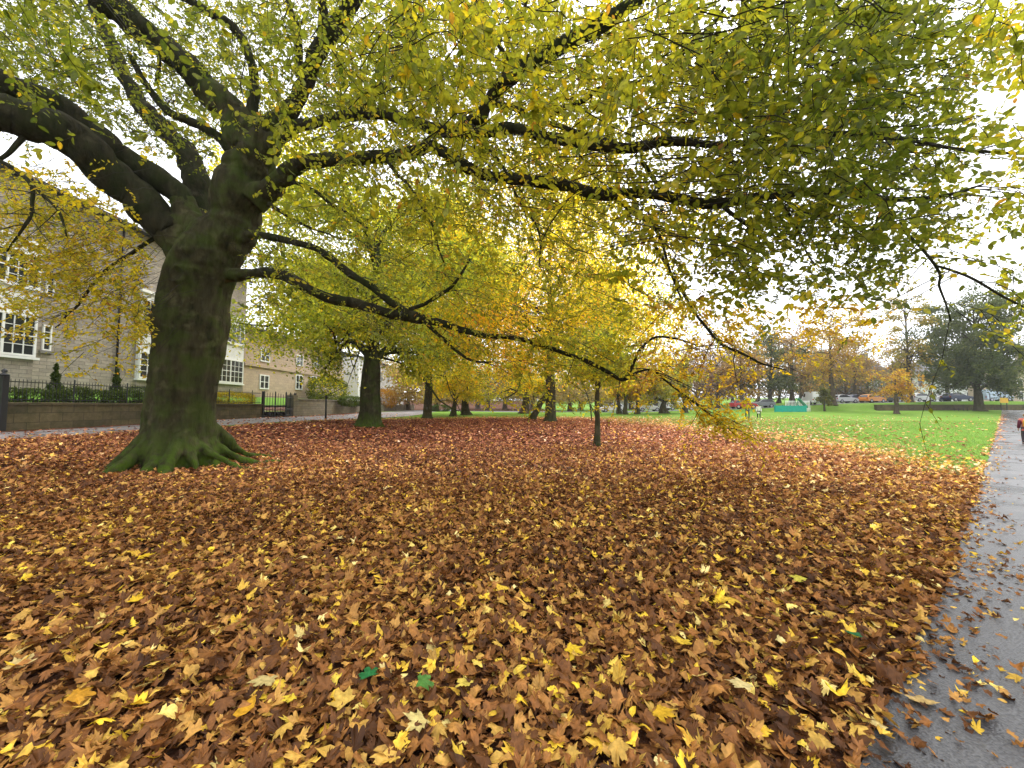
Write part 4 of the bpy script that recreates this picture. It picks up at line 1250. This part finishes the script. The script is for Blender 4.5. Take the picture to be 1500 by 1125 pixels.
bush('dome_shrub', (X, Y, gz(X) - .1), .75, .85, .42, .09, 2600, .07, 'grey-green clipped dome shrub beside the big trunk, in front of the white bay', 'shrub', seed=4)
X = -23.8; Y = X * F / (108 - CX)
bush('low_shrub', (X, Y, gz(X) - .05), .5, .7, .28, .15, 700, .08, 'low loose grey shrub between the two small conifers', 'shrub', seed=5)
bush('yellow_hedge', (WX - .6, 30.4, 1.55), .5, 2.3, .55, .56, 4200, .1, 'yellow-brown autumn hedge behind the railing right of the big trunk', 'hedge', seed=6)
bush('round_shrub', (-23.8, 49.5, 2.0), 1.7, 3.6, 1.6, .3, 6500, .17, 'large bright green round shrub behind the garden wall beyond the gate', 'shrub', seed=7, tsd=.07)
bush('ivy', (-20.9, 50.0, 1.5), .55, 3.6, .65, .12, 3800, .13, 'dark ivy spilling over the top of the far garden wall', 'ivy', seed=8)
bush('pink_shrub', (-22, 66, 1.2), 1.8, 2.6, 1.6, .82, 2600, .2, 'pinkish red shrub by the white house', 'shrub', seed=9)
bush('dark_hedge', (PX(645, 62), 62, .6), 1.6, 1.0, .55, .05, 1600, .16, 'low dark hedge block at the back between the trunks', 'hedge', seed=10)

# ================================================================== GARDEN WALLS, RAILINGS, GATE
gw = empty('garden_wall', (WX, 21, 0.3)); tag(gw, 'low mossy stone garden wall along the left footpath, crowned by iron railing', 'wall')


def relbox(parent, name, mat, x0, x1, y0, y1, z0, z1, bevel=0.0):
    l = parent.location
    return MB().box(x0 - l[0], x1 - l[0], y0 - l[1], y1 - l[1], z0 - l[2], z1 - l[2]).build(name, mat, parent, False, bevel)


relbox(gw, 'wall', 'wallstone', WX - .35, WX, 16.25, 33.0, .2, 1.62)
relbox(gw, 'coping', 'wallstone', WX - .42, WX + .06, 16.25, 33.05, 1.622, 1.74, .02)


def railing(name, x, y0, y1, z0, z1, label, sp=.14, posts=2.6, grp=None):
    root = empty(name, (x, y0, z0)); tag(root, label, 'railing', grp)
    L = y1 - y0; H = z1 - z0
    m1 = MB(); m1.box(-.02, .02, 0, L, H - .16, H - .12).box(-.02, .02, 0, L, .1, .14); m1.build('rail', 'iron', root)
    m2 = MB()
    for y in np.arange(.07, L, sp):
        m2.tube([(0, y, 0), (0, y, H - .06), (0, y, H)], [.011, .011, .002], 5)
    m2.build('bars', 'iron', root)
    for y in np.arange(0.02, L + .01, posts):
        MB().tube([(0, y, 0), (0, y, H + .08)], .03, 8).build('post', 'iron', root)
    return root


railing('railing', WX - .18, 16.3, 33.0, 1.74, 2.78, 'black iron railing with spiked bars on top of the mossy wall')
gp_ = empty('gate_post', (WX + .12, 16.05, .5)); tag(gp_, 'dark iron gatepost at the left edge of the picture', 'post')
MB().box(-.11, .11, -.11, .11, 0, 2.35).build('shaft', 'iron', gp_, False, .01)
MB().lathe([(.16, 2.352), (.16, 2.41), (.05, 2.47), (.09, 2.54), (.08, 2.6), (.01, 2.66)], sides=12).build('cap', 'iron', gp_, True)
# gate, two leaves standing ajar
gt = empty('iron_gate', (WX, 35.5, .52)); tag(gt, 'pair of tall black iron gates between the garden walls', 'gate')
for s_, y0 in ((1, -2.3), (-1, 2.3)):
    leaf_o = bpy.data.objects.new('gate_leaf', None)
    m1 = MB(); ang = .35 * s_ if s_ > 0 else .2
    dx, dy = math.sin(ang), s_ * math.cos(ang)
    for q in np.linspace(.0, 2.1, 9):
        thick = .055 if abs(q % 1.05) < .01 else .02
        hh = 2.1 + (.15 if thick > .03 else -.05 + .1 * math.sin(q * 2))
        m1.tube([(dx * q, y0 + dy * q, .06), (dx * q, y0 + dy * q, hh), (dx * q, y0 + dy * q, hh + .12)], [thick, thick, .004], 6)
    for zz in (.2, .75, 1.85):
        m1.tube([(0, y0, zz), (dx * 2.1, y0 + dy * 2.1, zz)], .025, 6)
    m1.build('gate_leaf', 'iron', gt)
for y0 in (-2.45, 2.45):
    MB().box(-.09, .09, y0 - .09, y0 + .09, -.05, 2.3).build('gate_post', 'iron', gt, False, .01)
gw2 = empty('garden_wall', (WX, 46, .3)); tag(gw2, 'paler stone garden wall beyond the iron gates, ivy at its far end', 'wall')
relbox(gw2, 'wall', 'wallstone2', WX - .4, WX + .05, 38.1, 54.5, .2, 2.15)
relbox(gw2, 'coping', 'wallstone2', WX - .47, WX + .12, 38.1, 54.55, 2.152, 2.28, .02)
relbox(gw2, 'pillar', 'wallstone2', WX - .5, WX + .2, 37.35, 38.05, .2, 2.6, .02)
gw3 = empty('garden_wall', (WX, 62, .3)); tag(gw3, 'low farther garden wall with dark railing near the white house', 'wall')
relbox(gw3, 'wall', 'wallstone2', WX - .2, WX + .1, 56.0, 84, .3, 1.75)
railing('railing', WX - .05, 56.2, 84, 1.75, 2.9, 'dark railing on the farther low wall by the white house', .3, 3.5)
# black post in front of the wall
bx_, by_ = PX(478, 31), 31.0
po = empty('post', (bx_, by_, tz(bx_, by_))); tag(po, 'lone black post standing by the footpath in front of the pale wall', 'post')
MB().tube([(0, 0, -.05), (0, 0, 1.75)], [.075, .065], 10).build('shaft', 'iron', po, True)
MB().lathe([(.1, 1.752), (.11, 1.82), (.06, 1.9), (.09, 1.97), (.01, 2.06)], sides=12).build('finial', 'iron', po, True)


# ================================================================== HOUSES
def window(parent, x, y0, y1, z0, z1, cols, rows, name='window', fw=.09, mull=()):
    """white sash window in a wall facing +X"""
    l = parent.location
    fr = MB()
    a = lambda *b: fr.box(b[0] - l[0], b[1] - l[0], b[2] - l[1], b[3] - l[1], b[4] - l[2], b[5] - l[2])
    a(x, x + .08, y0, y0 + fw, z0, z1); a(x, x + .08, y1 - fw, y1, z0, z1)
    a(x, x + .08, y0 + fw, y1 - fw, z0, z0 + fw); a(x, x + .08, y0 + fw, y1 - fw, z1 - fw, z1)
    iy0, iy1, iz0, iz1 = y0 + fw, y1 - fw, z0 + fw, z1 - fw
    for i in range(1, cols):
        yc = iy0 + (iy1 - iy0) * i / cols; t = .05 if i in mull else .016
        a(x + .01, x + .07 + (.004 if i in mull else 0), yc - t, yc + t, iz0, iz1)
    for j in range(1, rows):
        zc = iz0 + (iz1 - iz0) * j / rows; t = .03 if j * 2 == rows else .016
        a(x + .012, x + .066, iy0, iy1, zc - t, zc + t)
    w_ = fr.build(name, 'white', parent)
    pm = MB().poly([(x + .03 - l[0], iy0 - l[1], iz0 - l[2]), (x + .03 - l[0], iy1 - l[1], iz0 - l[2]), (x + .03 - l[0], iy1 - l[1], iz1 - l[2]), (x + .03 - l[0], iy0 - l[1], iz1 - l[2])])
    p_ = pm.build('pane', 'glass', w_)
    return w_


def house(name, label, y0, y1, fx, depth, z0, eave, wallmat, roofh=1.3, oh=.45):
    h = empty(name, (fx, y0, z0)); tag(h, label, 'house')
    relbox(h, 'wall', wallmat, fx - depth, fx, y0, y1, z0, eave)
    l = h.location
    rm = MB(); t = .18
    a0 = [(fx + oh, eave - .02), (fx - depth / 2, eave + roofh), (fx - depth - oh, eave - .02), (fx - depth - oh, eave + t), (fx - depth / 2, eave + roofh + t * 1.3), (fx + oh, eave + t)]
    rm.prism([(x - l[0], y0 - .15 - l[1], z - l[2]) for x, z in a0], [(x - l[0], y1 + .15 - l[1], z - l[2]) for x, z in a0])
    rf = rm.build('roof', 'slate', h)
    relbox(h, 'gutter', 'pipe', fx + oh, fx + oh + .12, y0, y1, eave - .04, eave + .1)
    for yc in (y0 + 1.2, y1 - 1.2):
        c = relbox(h, 'chimney', wallmat, fx - depth / 2 - .5, fx - depth / 2 + .5, yc - .9, yc + .9, eave + roofh - .6, eave + roofh + 1.9)
    return h


FX = -25.5
h1 = house('stone_house', 'grey-brown coursed stone house on the left with white bay windows and a dark drainpipe', 10.0, 36.2, FX, 10, 1.6, 13.4, 'stone')
# bay columns
def bay(h, y0, y1, xb, zlist, cols, panel=None):
    """white bay: stone plinth, then windows with white panels between"""
    zt = zlist[-1][1]
    relbox(h, 'bay_base', 'stone', FX - .02, xb - .05, y0 + .05, y1 - .05, 1.7, zlist[0][0] - .12)
    relbox(h, 'bay_sill', 'white', FX - .02, xb + .1, y0 - .05, y1 + .1, zlist[0][0] - .12, zlist[0][0])
    relbox(h, 'bay', 'render', FX - .02, xb, y0, y1, zlist[0][0] + .002, zt + .5)
    relbox(h, 'bay_cornice', 'white', FX - .02, xb + .14, y0 - .08, y1 + .12, zt + .502, zt + .68)
    for i, (za, zb) in enumerate(zlist):
        window(h, xb + .002, y0 + .06, y1 - .06, za + .02, zb, cols, 4, mull=tuple(range(3, cols, 3)), fw=.1)
        if i: relbox(h, 'bay_sill', 'white', xb + .002, xb + .1, y0 - .02, y1 + .04, za - .08, za)


bay(h1, 15.6, 19.55, -24.5, [(4.05, 6.15), (7.55, 9.3)], 9)
bay(h1, 25.75, 29.0, FX + .16, [(3.45, 5.3), (7.0, 8.9)], 6)
bay(h1, 32.6, 35.9, FX + .16, [(3.62, 5.75), (7.2, 9.0)], 6)
window(h1, FX + .002, 20.55, 20.95, 4.6, 6.0, 1, 4, fw=.07)
relbox(h1, 'sill', 'stone3', FX + .001, FX + .12, 20.45, 21.05, 4.45, 4.6)
window(h1, FX + .002, 20.55, 20.95, 7.6, 8.8, 1, 4, fw=.07)
l = h1.location
dp = MB().tube([(.09, 24.45 - l[1], 2.3 - l[2]), (.09, 24.45 - l[1], 13.3 - l[2])], .06, 8)
for z in (3.5, 6, 8.5, 11): dp.box(.0, .17, 24.45 - .09 - l[1], 24.45 + .09 - l[1], z - l[2], z + .08 - l[2])
dp.build('drainpipe', 'pipe', h1, True)

h2 = house('beige_house', 'pinkish beige stone house beyond the trunk with small white windows', 36.6, 58, FX - .3, 10, 1.4, 9.2, 'stone2')
relbox(h2, 'string_course', 'stone2', FX - .31, FX - .15, 36.6, 58, 5.5, 5.75)
for px, a, b in ((386, 549, 570), (437, 549, 571), (458, 551, 572), (386, 510, 530), (437, 520, 536), (462, 525, 538)):
    X = FX - .3; Y = X * F / (px - CX)
    wd = .75
    window(h2, X + .002, Y - wd, Y + wd, PH(b, Y), PH(a, Y), 2, 2, fw=.12, mull=(1,))
h3 = house('white_house', 'pale white-rendered house seen past the second beech', 62, 88, FX + .5, 10, 1.2, 9.5, 'render')
for Y in (66, 69.5, 73, 77, 81):
    for za in (3.2, 6.2):
        window(h3, FX + .502, Y - .6, Y + .6, za, za + 1.8, 2, 2, fw=.1, mull=(1,))


def far_house(label, X0, X1, Y, z0, eave, wm, nwin, roofh=3.0):
    """house whose front faces the camera (-Y)"""
    h = empty('terraced_house', (X0, Y, z0)); tag(h, label, 'house', 'houses beyond the far road')
    W = X1 - X0
    MB().box(0, W, 0, 9, 0, eave - z0).build('wall', wm, h)
    e = eave - z0
    a0 = [(-.4, e + .002), (4.5, e + roofh), (9.4, e + .002)]
    rm = MB(); rm.prism([(-.2, y, z) for y, z in a0], [(W + .2, y, z) for y, z in a0]); rm.build('roof', 'slate', h)
    for xc in (1.0, W - 1.0):
        MB().box(xc - .7, xc + .7, 4, 5, e + roofh - .6, e + roofh + 1.5).build('chimney', wm, h)
    for i in range(nwin):
        xc = W * (i + .5) / nwin
        for zz in (1.0, 4.2):
            f_ = MB(); f_.box(xc - .6, xc + .6, -.06, -.002, zz, zz + 1.9).build
            wf = MB()
            wf.box(xc - .65, xc - .55, -.08, -.002, zz, zz + 1.9).box(xc + .55, xc + .65, -.08, -.002, zz, zz + 1.9).box(xc - .55, xc + .55, -.08, -.002, zz, zz + .1).box(xc - .55, xc + .55, -.08, -.002, zz + 1.8, zz + 1.9).box(xc - .55, xc + .55, -.07, -.002, zz + .92, zz + .98)
            w_ = wf.build('window', 'white', h)
            MB().poly([(xc - .55, -.03, zz + .1), (xc + .55, -.03, zz + .1), (xc + .55, -.03, zz + 1.8), (xc - .55, -.03, zz + 1.8)]).build('pane', 'glass', w_)
    return h


far_house('grey stone house far behind the silver and dark cars', PX(1215, 98), PX(1298, 98), 98, tz(85, 98) - .2, 11, 'stone3', 5)
far_house('pale house far behind the evergreen, left of its trunk', PX(1340, 96), PX(1428, 96), 96, tz(110, 96) - .2, 10, 'render', 5)
far_house('stone house far right behind the evergreen and yellow board', PX(1432, 94), PX(1540, 94), 94, tz(120, 94) - .2, 10.5, 'stone2', 6)
far_house('low white house far behind the row of trees by the road', PX(885, 104), PX(1010, 104), 104, tz(30, 104) - .2, 7.5, 'render', 6)

# retaining wall and kerb beyond the lawn
rx0, rx1 = PX(1283, 60.4), PX(1560, 60.4)
rw = empty('retaining_wall', (rx0, 60.4, .6)); tag(rw, 'low dark retaining wall at the far end of the lawn, below the parked cars', 'wall')
MB().box(0, rx1 - rx0, 0, .4, 0, 1.05).build('wall', 'wallstone', rw)
MB().box(-.03, rx1 - rx0 + .03, -.05, .45, 1.052, 1.14).build('coping', 'wallstone', rw, False, .02)


# ================================================================== CARS
def paint(name, c):
    return flat(name, c, .28, .6, var=.03)


def car(px, base_py, Y, c, label, heading=0.0, van=False, cname='car'):
    X = PX(px, Y); z0 = tz(X, Y) + .035
    root = empty('parked_van' if van else 'parked_car', (X, Y, z0), heading)
    tag(root, label, 'van' if van else 'car', None if van else 'cars parked along the far road')
    pm = paint('paint_' + cname, c)
    if van:
        low = [(-2.5, .35), (-2.55, 1.15), (1.75, 1.15), (2.45, 1.0), (2.55, .7), (2.5, .35)]
        cab = [(-2.54, 1.152), (-2.45, 2.15), (1.0, 2.2), (1.75, 1.152)]; wt = .84; hw = .95
    else:
        low = [(-2.05, .3), (-2.12, .7), (-1.98, .95), (.85, .98), (1.85, .83), (2.1, .62), (2.08, .3)]
        cab = [(-1.98, .952), (-1.6, 1.38), (-.8, 1.48), (.05, 1.44), (.85, .982)]; wt = .64; hw = .86
    b = MB()
    n = len(low)
    # bowed sides: three sections
    def sec(y, k): return [(x * k, y, z) for x, z in low]
    b.prism(sec(-hw, .97), sec(hw, .97))
    def cabp(s): return [(x * (1 if i in (0, len(cab) - 1) else .98), s * (hw - .04 if i in (0, len(cab) - 1) else wt), z) for i, (x, z) in enumerate(cab)]
    b.prism(cabp(-1), cabp(1))
    b.build('body', pm, root, False, .05)
    # windows: inset panels proud of the cabin faces
    A, B = cabp(-1), cabp(1)
    def panel(nm, q, off):
        q = [np.array(v) for v in q]; c_ = sum(q) / len(q)
        q = [c_ + (v - c_) * .84 + np.array(off) for v in q]
        MB().poly(q).build(nm, 'glass', root)
    if not van:
        panel('side_window', [A[0], A[1], A[2], A[3], A[4]][::-1], (0, -.012, .0)); panel('side_window', [B[0], B[1], B[2], B[3], B[4]], (0, .012, .0))
        panel('windscreen', [A[3], A[4], B[4], B[3]], (.015, 0, .01)); panel('rear_window', [A[0], A[1], B[1], B[0]][::-1], (-.015, 0, .01))
    else:
        for s_, Q in ((-1, A), (1, B)):
            q = [(.35, Q[0][1], 1.25), (1.5, Q[0][1], 1.25), (.95, Q[1][1], 2.0), (.35, Q[1][1], 2.0)]
            panel('side_window', q if s_ < 0 else q[::-1], (0, s_ * .03, 0))
        panel('windscreen', [A[2], A[3], B[3], B[2]], (.02, 0, .01))
    wx = 1.28 if not van else 1.6
    for x in (-wx, wx):
        for s_ in (-1, 1):
            tyre = MB().tube([(x, s_ * (hw - .16), .32), (x, s_ * (hw + .015), .32)], .32, 18).build('wheel', 'tyre', root)
            MB().tube([(x, s_ * (hw + .016), .32), (x, s_ * (hw + .03), .32)], .2, 12).build('rim', 'rim', tyre)
    e = low[-2][0] * .97
    for s_ in (-1, 1):
        MB().box(e - .05, e + .02, s_ * (hw - .2) - .14, s_ * (hw - .2) + .14, .62, .76).build('headlight', 'lamp', root, False, .02)
        MB().box(low[1][0] * .97 - .02, low[1][0] * .97 + .05, s_ * (hw - .15) - .1, s_ * (hw - .15) + .1, .72, .9).build('tail_light', 'tail', root, False, .02)
    return root


SIL, DK, NAVY, OR, WH, RED, LB = (.5, .5, .52), (.02, .022, .025), (.02, .03, .08), (.7, .26, .03), (.75, .75, .75), (.4, .02, .02), (.4, .5, .58)
car(1236, 588, 68, SIL, 'silver parked car right of the grey straight trunk', .1, cname='silver')
car(1258, 588, 69, NAVY, 'dark blue parked car between the silver and the orange car', 0, cname='navy')
car(1277, 588, 67.5, OR, 'small orange parked car on the far road', .2, cname='orange')
car(1300, 588, 69, DK, 'dark parked car right of the orange one', 0, cname='dark')
car(1350, 588, 68, WH, 'white parked car just right of the tall slender tree', 0, cname='white')
car(1381, 588, 68.5, (.6, .6, .58), 'off-white parked car left of the navy one below the evergreen', 3.14, cname='offwhite')
car(1402, 588, 66.8, NAVY, 'navy parked car below the left side of the evergreen', 0, cname='navy_two')
car(1456, 582, 70, LB, 'pale blue van right of the evergreen trunk', 0, True, 'blue')
car(1190, 590, 66, WH, 'white van behind the playground fence', 1.25, True, 'van_white')
car(1088, 599, 66, RED, 'red parked car behind the dark-coated walker', 0, cname='red')
car(1114, 599, 66.5, (.16, .17, .18), 'dark grey parked car behind the white-coated walker', 3.14, cname='grey')
car(995, 600, 67, WH, 'white van behind the row of trees by the road', 0, True, 'van_two')
car(949, 603, 67, (.55, .55, .52), 'pale parked car among the row of trees, left of the white van', 0, cname='pale')
car(896, 603, 67.5, WH, 'white parked car left of the row of trees', 3.14, cname='white_two')

# ================================================================== PLAYGROUND, SIGN, BENCH
X0, X1 = PX(1135, 57.5), PX(1181, 57.5)
tf = empty('playground_fence', (X0, 57.5, tz(X0, 57.5))); tag(tf, 'teal board fence of the playground at the far side of the lawn', 'fence')
pm = MB()
for i in range(16):
    x = (X1 - X0) * i / 16
    pm.box(x + .01, x + (X1 - X0) / 16 - .01, 0, .03, .06, .98)
pm.build('boards', 'teal', tf)
MB().box(0, X1 - X0, .032, .09, .25, .33).box(0, X1 - X0, .032, .09, .75, .83).build('rail', 'teal', tf)
for i in range(5):
    x = (X1 - X0) * i / 4; MB().box(x - .05, x + .05, .092, .19, 0, 1.08).build('post', 'teal', tf)
X0b, X1b = PX(1150, 59.3), PX(1186, 59.3)
wf = empty('white_railing', (X0b, 59.3, tz(X0b, 59.3))); tag(wf, 'white upright railing behind the teal fence', 'railing')
m_ = MB()
for x in np.arange(0, X1b - X0b, .22): m_.box(x, x + .06, 0, .05, 0, 1.75)
m_.build('bars', 'white', wf)
MB().box(0, X1b - X0b, -.03, -.002, 1.5, 1.6).box(0, X1b - X0b, -.03, -.002, .4, .5).build('rail', 'white', wf)
sx = PX(1168, 58.6); sl_ = empty('slide', (sx, 58.6, tz(sx, 58.6))); sl_.scale = (.75, .75, .72); tag(sl_, 'green playground slide rising above the teal fence', 'slide')
MB().prism([(0, -.3, 2.9), (1.8, -.3, .9), (1.8, -.3, .8), (0, -.3, 2.8)], [(0, .3, 2.9), (1.8, .3, .9), (1.8, .3, .8), (0, .3, 2.8)]).build('chute', 'slidegreen', sl_)
for y in (-.36, .32):
    MB().prism([(0, y, 3.1), (1.8, y, 1.1), (1.8, y, .8), (0, y, 2.8)], [(0, y + .04, 3.1), (1.8, y + .04, 1.1), (1.8, y + .04, .8), (0, y + .04, 2.8)]).build('side_board', 'slidegreen', sl_)
ml = MB()
for y in (-.3, .3): ml.tube([(-.75, y, 0), (0, y, 3.3)], .035, 6)
for t in np.linspace(.1, .85, 7): ml.tube([(-.75 + .75 * t, -.3, 3.3 * t), (-.75 + .75 * t, .3, 3.3 * t)], .025, 6)
ml.build('ladder', 'slidegreen', sl_)
for x in (.05, 1.7): MB().tube([(x, 0, 0), (x, 0, 2.85 if x < 1 else .9)], .04, 6).build('leg', 'slidegreen', sl_)

X = PX(1470, 59.2); sg = empty('notice_board', (X, 59.2, tz(X, 59.2)), .0); tag(sg, 'plain yellow board on short posts in front of the dark wall at the path end', 'sign')
MB().box(-.62, .62, -.04, .0, 1.15, 1.95).build('panel', 'yellow', sg, False, .01)
for x in (-.45, .45): MB().box(x - .04, x + .04, .002, .08, 0, 1.9).build('post', 'iron', sg)
rx_ = PX(1452, 63); est = empty('railing', (rx_, 63.2, tz(rx_, 63.2))); tag(est, 'black two-bar railing along the road behind the yellow board', 'railing')
m_ = MB()
for z in (.6, 1.15): m_.box(0, 9, -.03, .03, z, z + .05)
m_.build('rail', 'iron', est)
for x in np.arange(0, 9.1, 1.8): MB().box(x - .04, x + .04, -.031, .031, 0, 1.35).build('post', 'iron', est)
X = PX(1407, 58.2); bn = empty('park_bench', (X, 58.2, tz(X, 58.2))); tag(bn, 'dark wooden bench at the end of the lawn left of the evergreen trunk', 'bench')
m_ = MB()
for i in range(3): m_.box(-.85, .85, -.25 + i * .16, -.12 + i * .16, .43, .47)
m_.build('seat', 'wood', bn)
m_ = MB()
for i in range(3): m_.box(-.85, .85, .27, .31, .55 + i * .14, .66 + i * .14)
m_.build('backrest', 'wood', bn)
for x in (-.7, .7):
    MB().box(x - .03, x + .03, -.24, -.18, 0, .428).build('leg', 'iron', bn); MB().box(x - .03, x + .03, .31, .36, 0, .95).build('leg', 'iron', bn)


# ================================================================== PEOPLE
def skinned(name, mat, parent, V, E, rad, root=0, sub=2):
    me = bpy.data.meshes.new(name); bm = bmesh.new()
    ly = bm.verts.layers.skin.verify()
    vs = [bm.verts.new(v) for v in V]
    for a, b_ in E: bm.edges.new((vs[a], vs[b_]))
    for i, v in enumerate(vs):
        r_ = rad[i]; v[ly].radius = r_ if isinstance(r_, tuple) else (r_, r_); v[ly].use_root = (i == root)
    bm.to_mesh(me); bm.free()
    me.materials.append(mat)
    o = bpy.data.objects.new(name, me); COL.objects.link(o); o.parent = parent
    md = o.modifiers.new('skin', 'SKIN'); md.use_smooth_shade = True
    md = o.modifiers.new('sub', 'SUBSURF'); md.levels = sub; md.render_levels = sub
    return o


def person(X, Y, h, rz, label, coat, legs, hair, long_coat=False, step=.12, shoes=(.02, .02, .02), bag=None, sleeves=None):
    z0 = tz(X, Y)
    if path_d(X, Y) > 0: z0 += .03
    root = empty('person', (X, Y, z0), rz); tag(root, label, 'person')
    k = h / 1.75
    def sc(L): return [tuple(c * k for c in v) for v in L]
    # 0 pelvis 1 waist 2 chest 3 neck 4 head base 5 head mid 6 head top ; legs ; arms
    V = sc([(0, 0, .95), (0, 0, 1.12), (0, .01, 1.34), (0, 0, 1.5), (0, -.01, 1.56), (0, -.02, 1.65), (0, -.01, 1.73),
            (.1, 0, .9), (.11, -step, .5), (.11, -step * .6, .09), (.11, -step * .6 - .14, .04),
            (-.1, 0, .9), (-.11, step, .5), (-.11, step * 1.4, .11), (-.11, step * 1.4 - .13, .04),
            (.19, 0, 1.42), (.25, step * .5, 1.14), (.27, -step * .4, .9), (.27, -step * .6, .82), (.265, -step * .7 - .02, .76),
            (-.19, 0, 1.42), (-.25, -step * .3, 1.14), (-.27, -step * 1.2, .92), (-.27, -step * 1.4, .84), (-.265, -step * 1.5 - .02, .78)])
    E = [(0, 1), (1, 2), (2, 3), (3, 4), (4, 5), (5, 6), (0, 7), (7, 8), (8, 9), (9, 10), (0, 11), (11, 12), (12, 13), (13, 14), (2, 15), (15, 16), (16, 17), (17, 18), (18, 19), (2, 20), (20, 21), (21, 22), (22, 23), (23, 24)]
    rd = [(.14, .1), (.12, .09), (.15, .1), .055, .06, .085, .06, .085, .055, .04, .035, .085, .055, .04, .035, .055, .042, .03, .03, .022, .055, .042, .03, .03, .022]
    rd = [tuple(c * k for c in r_) if isinstance(r_, tuple) else r_ * k for r_ in rd]
    body = skinned('body', M['skin'], root, V, E, rd)
    # face: eyes, nose and mouth
    fm = MB()
    # hair
    hm = MB()
    hv = []
    prof_ = [(.098 * math.sin(a), .098 * math.cos(a)) for a in np.linspace(.02, 2.0, 9)]
    hm.lathe([(max(r_, .004) * k, (1.662 + z_ * 1.12) * k) for r_, z_ in prof_][::-1], (0, .018 * k, 0), 14).build('hair', hair, root, True)
    em = MB()
    for s_ in (-1, 1): em.lathe([(.002 * k, -.01 * k), (.011 * k, 0), (.002 * k, .01 * k)], (s_ * .033 * k, -.096 * k, 1.655 * k), 6)
    em.build('eyes', M['hair'], root)
    MB().prism([(-.012 * k, -.095 * k, 1.615 * k), (.012 * k, -.095 * k, 1.615 * k), (0, -.095 * k, 1.65 * k)], [(-.008 * k, -.122 * k, 1.62 * k), (.008 * k, -.122 * k, 1.62 * k), (0, -.1 * k, 1.65 * k)]).build('nose', M['skin'], root)
    # coat
    ci = [0, 1, 2, 3, 15, 16, 17, 20, 21, 22]
    mp = {a: i for i, a in enumerate(ci)}
    CV = [V[a] for a in ci]; CV[mp[3]] = (0, 0, 1.47 * k)
    CE = [(0, 1), (1, 2), (2, 3), (2, 15), (15, 16), (16, 17), (2, 20), (20, 21), (21, 22)]
    CE = [(mp[a], mp[b_]) for a, b_ in CE]
    CR = [(.185 * k, .14 * k), (.165 * k, .13 * k), (.19 * k, .14 * k), .085 * k, .085 * k, .066 * k, .055 * k, .085 * k, .066 * k, .055 * k]
    if long_coat:
        CV += [(0, 0, .75 * k), (0, 0, .56 * k)]; n = len(CV); CE += [(mp[0], n - 2), (n - 2, n - 1)]; CR += [(.2 * k, .17 * k), (.23 * k, .2 * k)]
    else:
        CV += [(0, 0, .83 * k)]; n = len(CV); CE += [(mp[0], n - 1)]; CR += [(.19 * k, .15 * k)]
    skinned('coat', coat, root, CV, CE, CR)
    if sleeves is not None:
        for s_, q in ((1, (15, 16, 17)), (-1, (20, 21, 22))):
            skinned('sleeve', sleeves, root, [V[a] for a in q], [(0, 1), (1, 2)], [.094 * k, .078 * k, .066 * k])
    # trousers and shoes
    li = [0, 7, 8, 9, 11, 12, 13]
    mp = {a: i for i, a in enumerate(li)}
    skinned('trousers', legs, root, [V[a] for a in li], [(mp[a], mp[b_]) for a, b_ in [(0, 7), (7, 8), (8, 9), (0, 11), (11, 12), (12, 13)]], [(.155 * k, .115 * k), .105 * k, .075 * k, .06 * k, .105 * k, .075 * k, .06 * k])
    sm_ = paint('shoe', shoes)
    for a, b_ in ((9, 10), (13, 14)):
        skinned('shoe', sm_, root, [V[a], V[b_]], [(0, 1)], [.058 * k, .048 * k], sub=1)
    if bag is not None:
        MB().box(-.15 * k, .15 * k, .13 * k, .3 * k, 1.0 * k, 1.42 * k).build('backpack', bag, root, False, .05)
    return root


pA = gp(1094, 617); pB = gp(1110, 618)
Yp = 45.5
person(PX(1094, Yp), Yp, 1.72, .3, 'person in a dark slate-blue coat standing far out on the lawn', flat('slate_coat', (.03, .045, .06), .8), flat('brown_trousers', (.06, .045, .045), .8), M['hair'])
person(PX(1110.5, Yp), Yp, 1.68, -.4, 'person in a long white coat and black leggings on the far lawn', flat('white_coat', (.68, .66, .6), .8), flat('black_leggings', (.012, .012, .014), .8), M['hair'], True)
Yc = 16.0
person(PX(1499.5, Yc), Yc, 1.27, math.pi - .7, 'child in a coral pink jacket with maroon sleeves on the path at the right edge', flat('coral_jacket', (.62, .16, .12), .75), flat('dark_trousers', (.05, .04, .05), .8), flat('fair_hair', (.25, .15, .07), .7), step=.1, bag=flat('yellow_bag', (.7, .4, .03), .6), sleeves=flat('maroon_sleeve', (.11, .015, .035), .8))

# ================================================================== HAZE in the damp air
hz_m = bpy.data.materials.new('haze_air'); hz_m.use_nodes = True
nt = hz_m.node_tree; nt.nodes.clear()
out = nt.nodes.new('ShaderNodeOutputMaterial'); pv = nt.nodes.new('ShaderNodeVolumePrincipled')
pv.inputs['Color'].default_value = (.95, .96, 1, 1); pv.inputs['Density'].default_value = .0004; pv.inputs['Anisotropy'].default_value = .2
nt.links.new(pv.outputs[0], out.inputs['Volume'])
hz = MB().box(-75, 150, -8, 135, -1.6, 30).build('haze', hz_m)
tag(hz, kind='stuff')
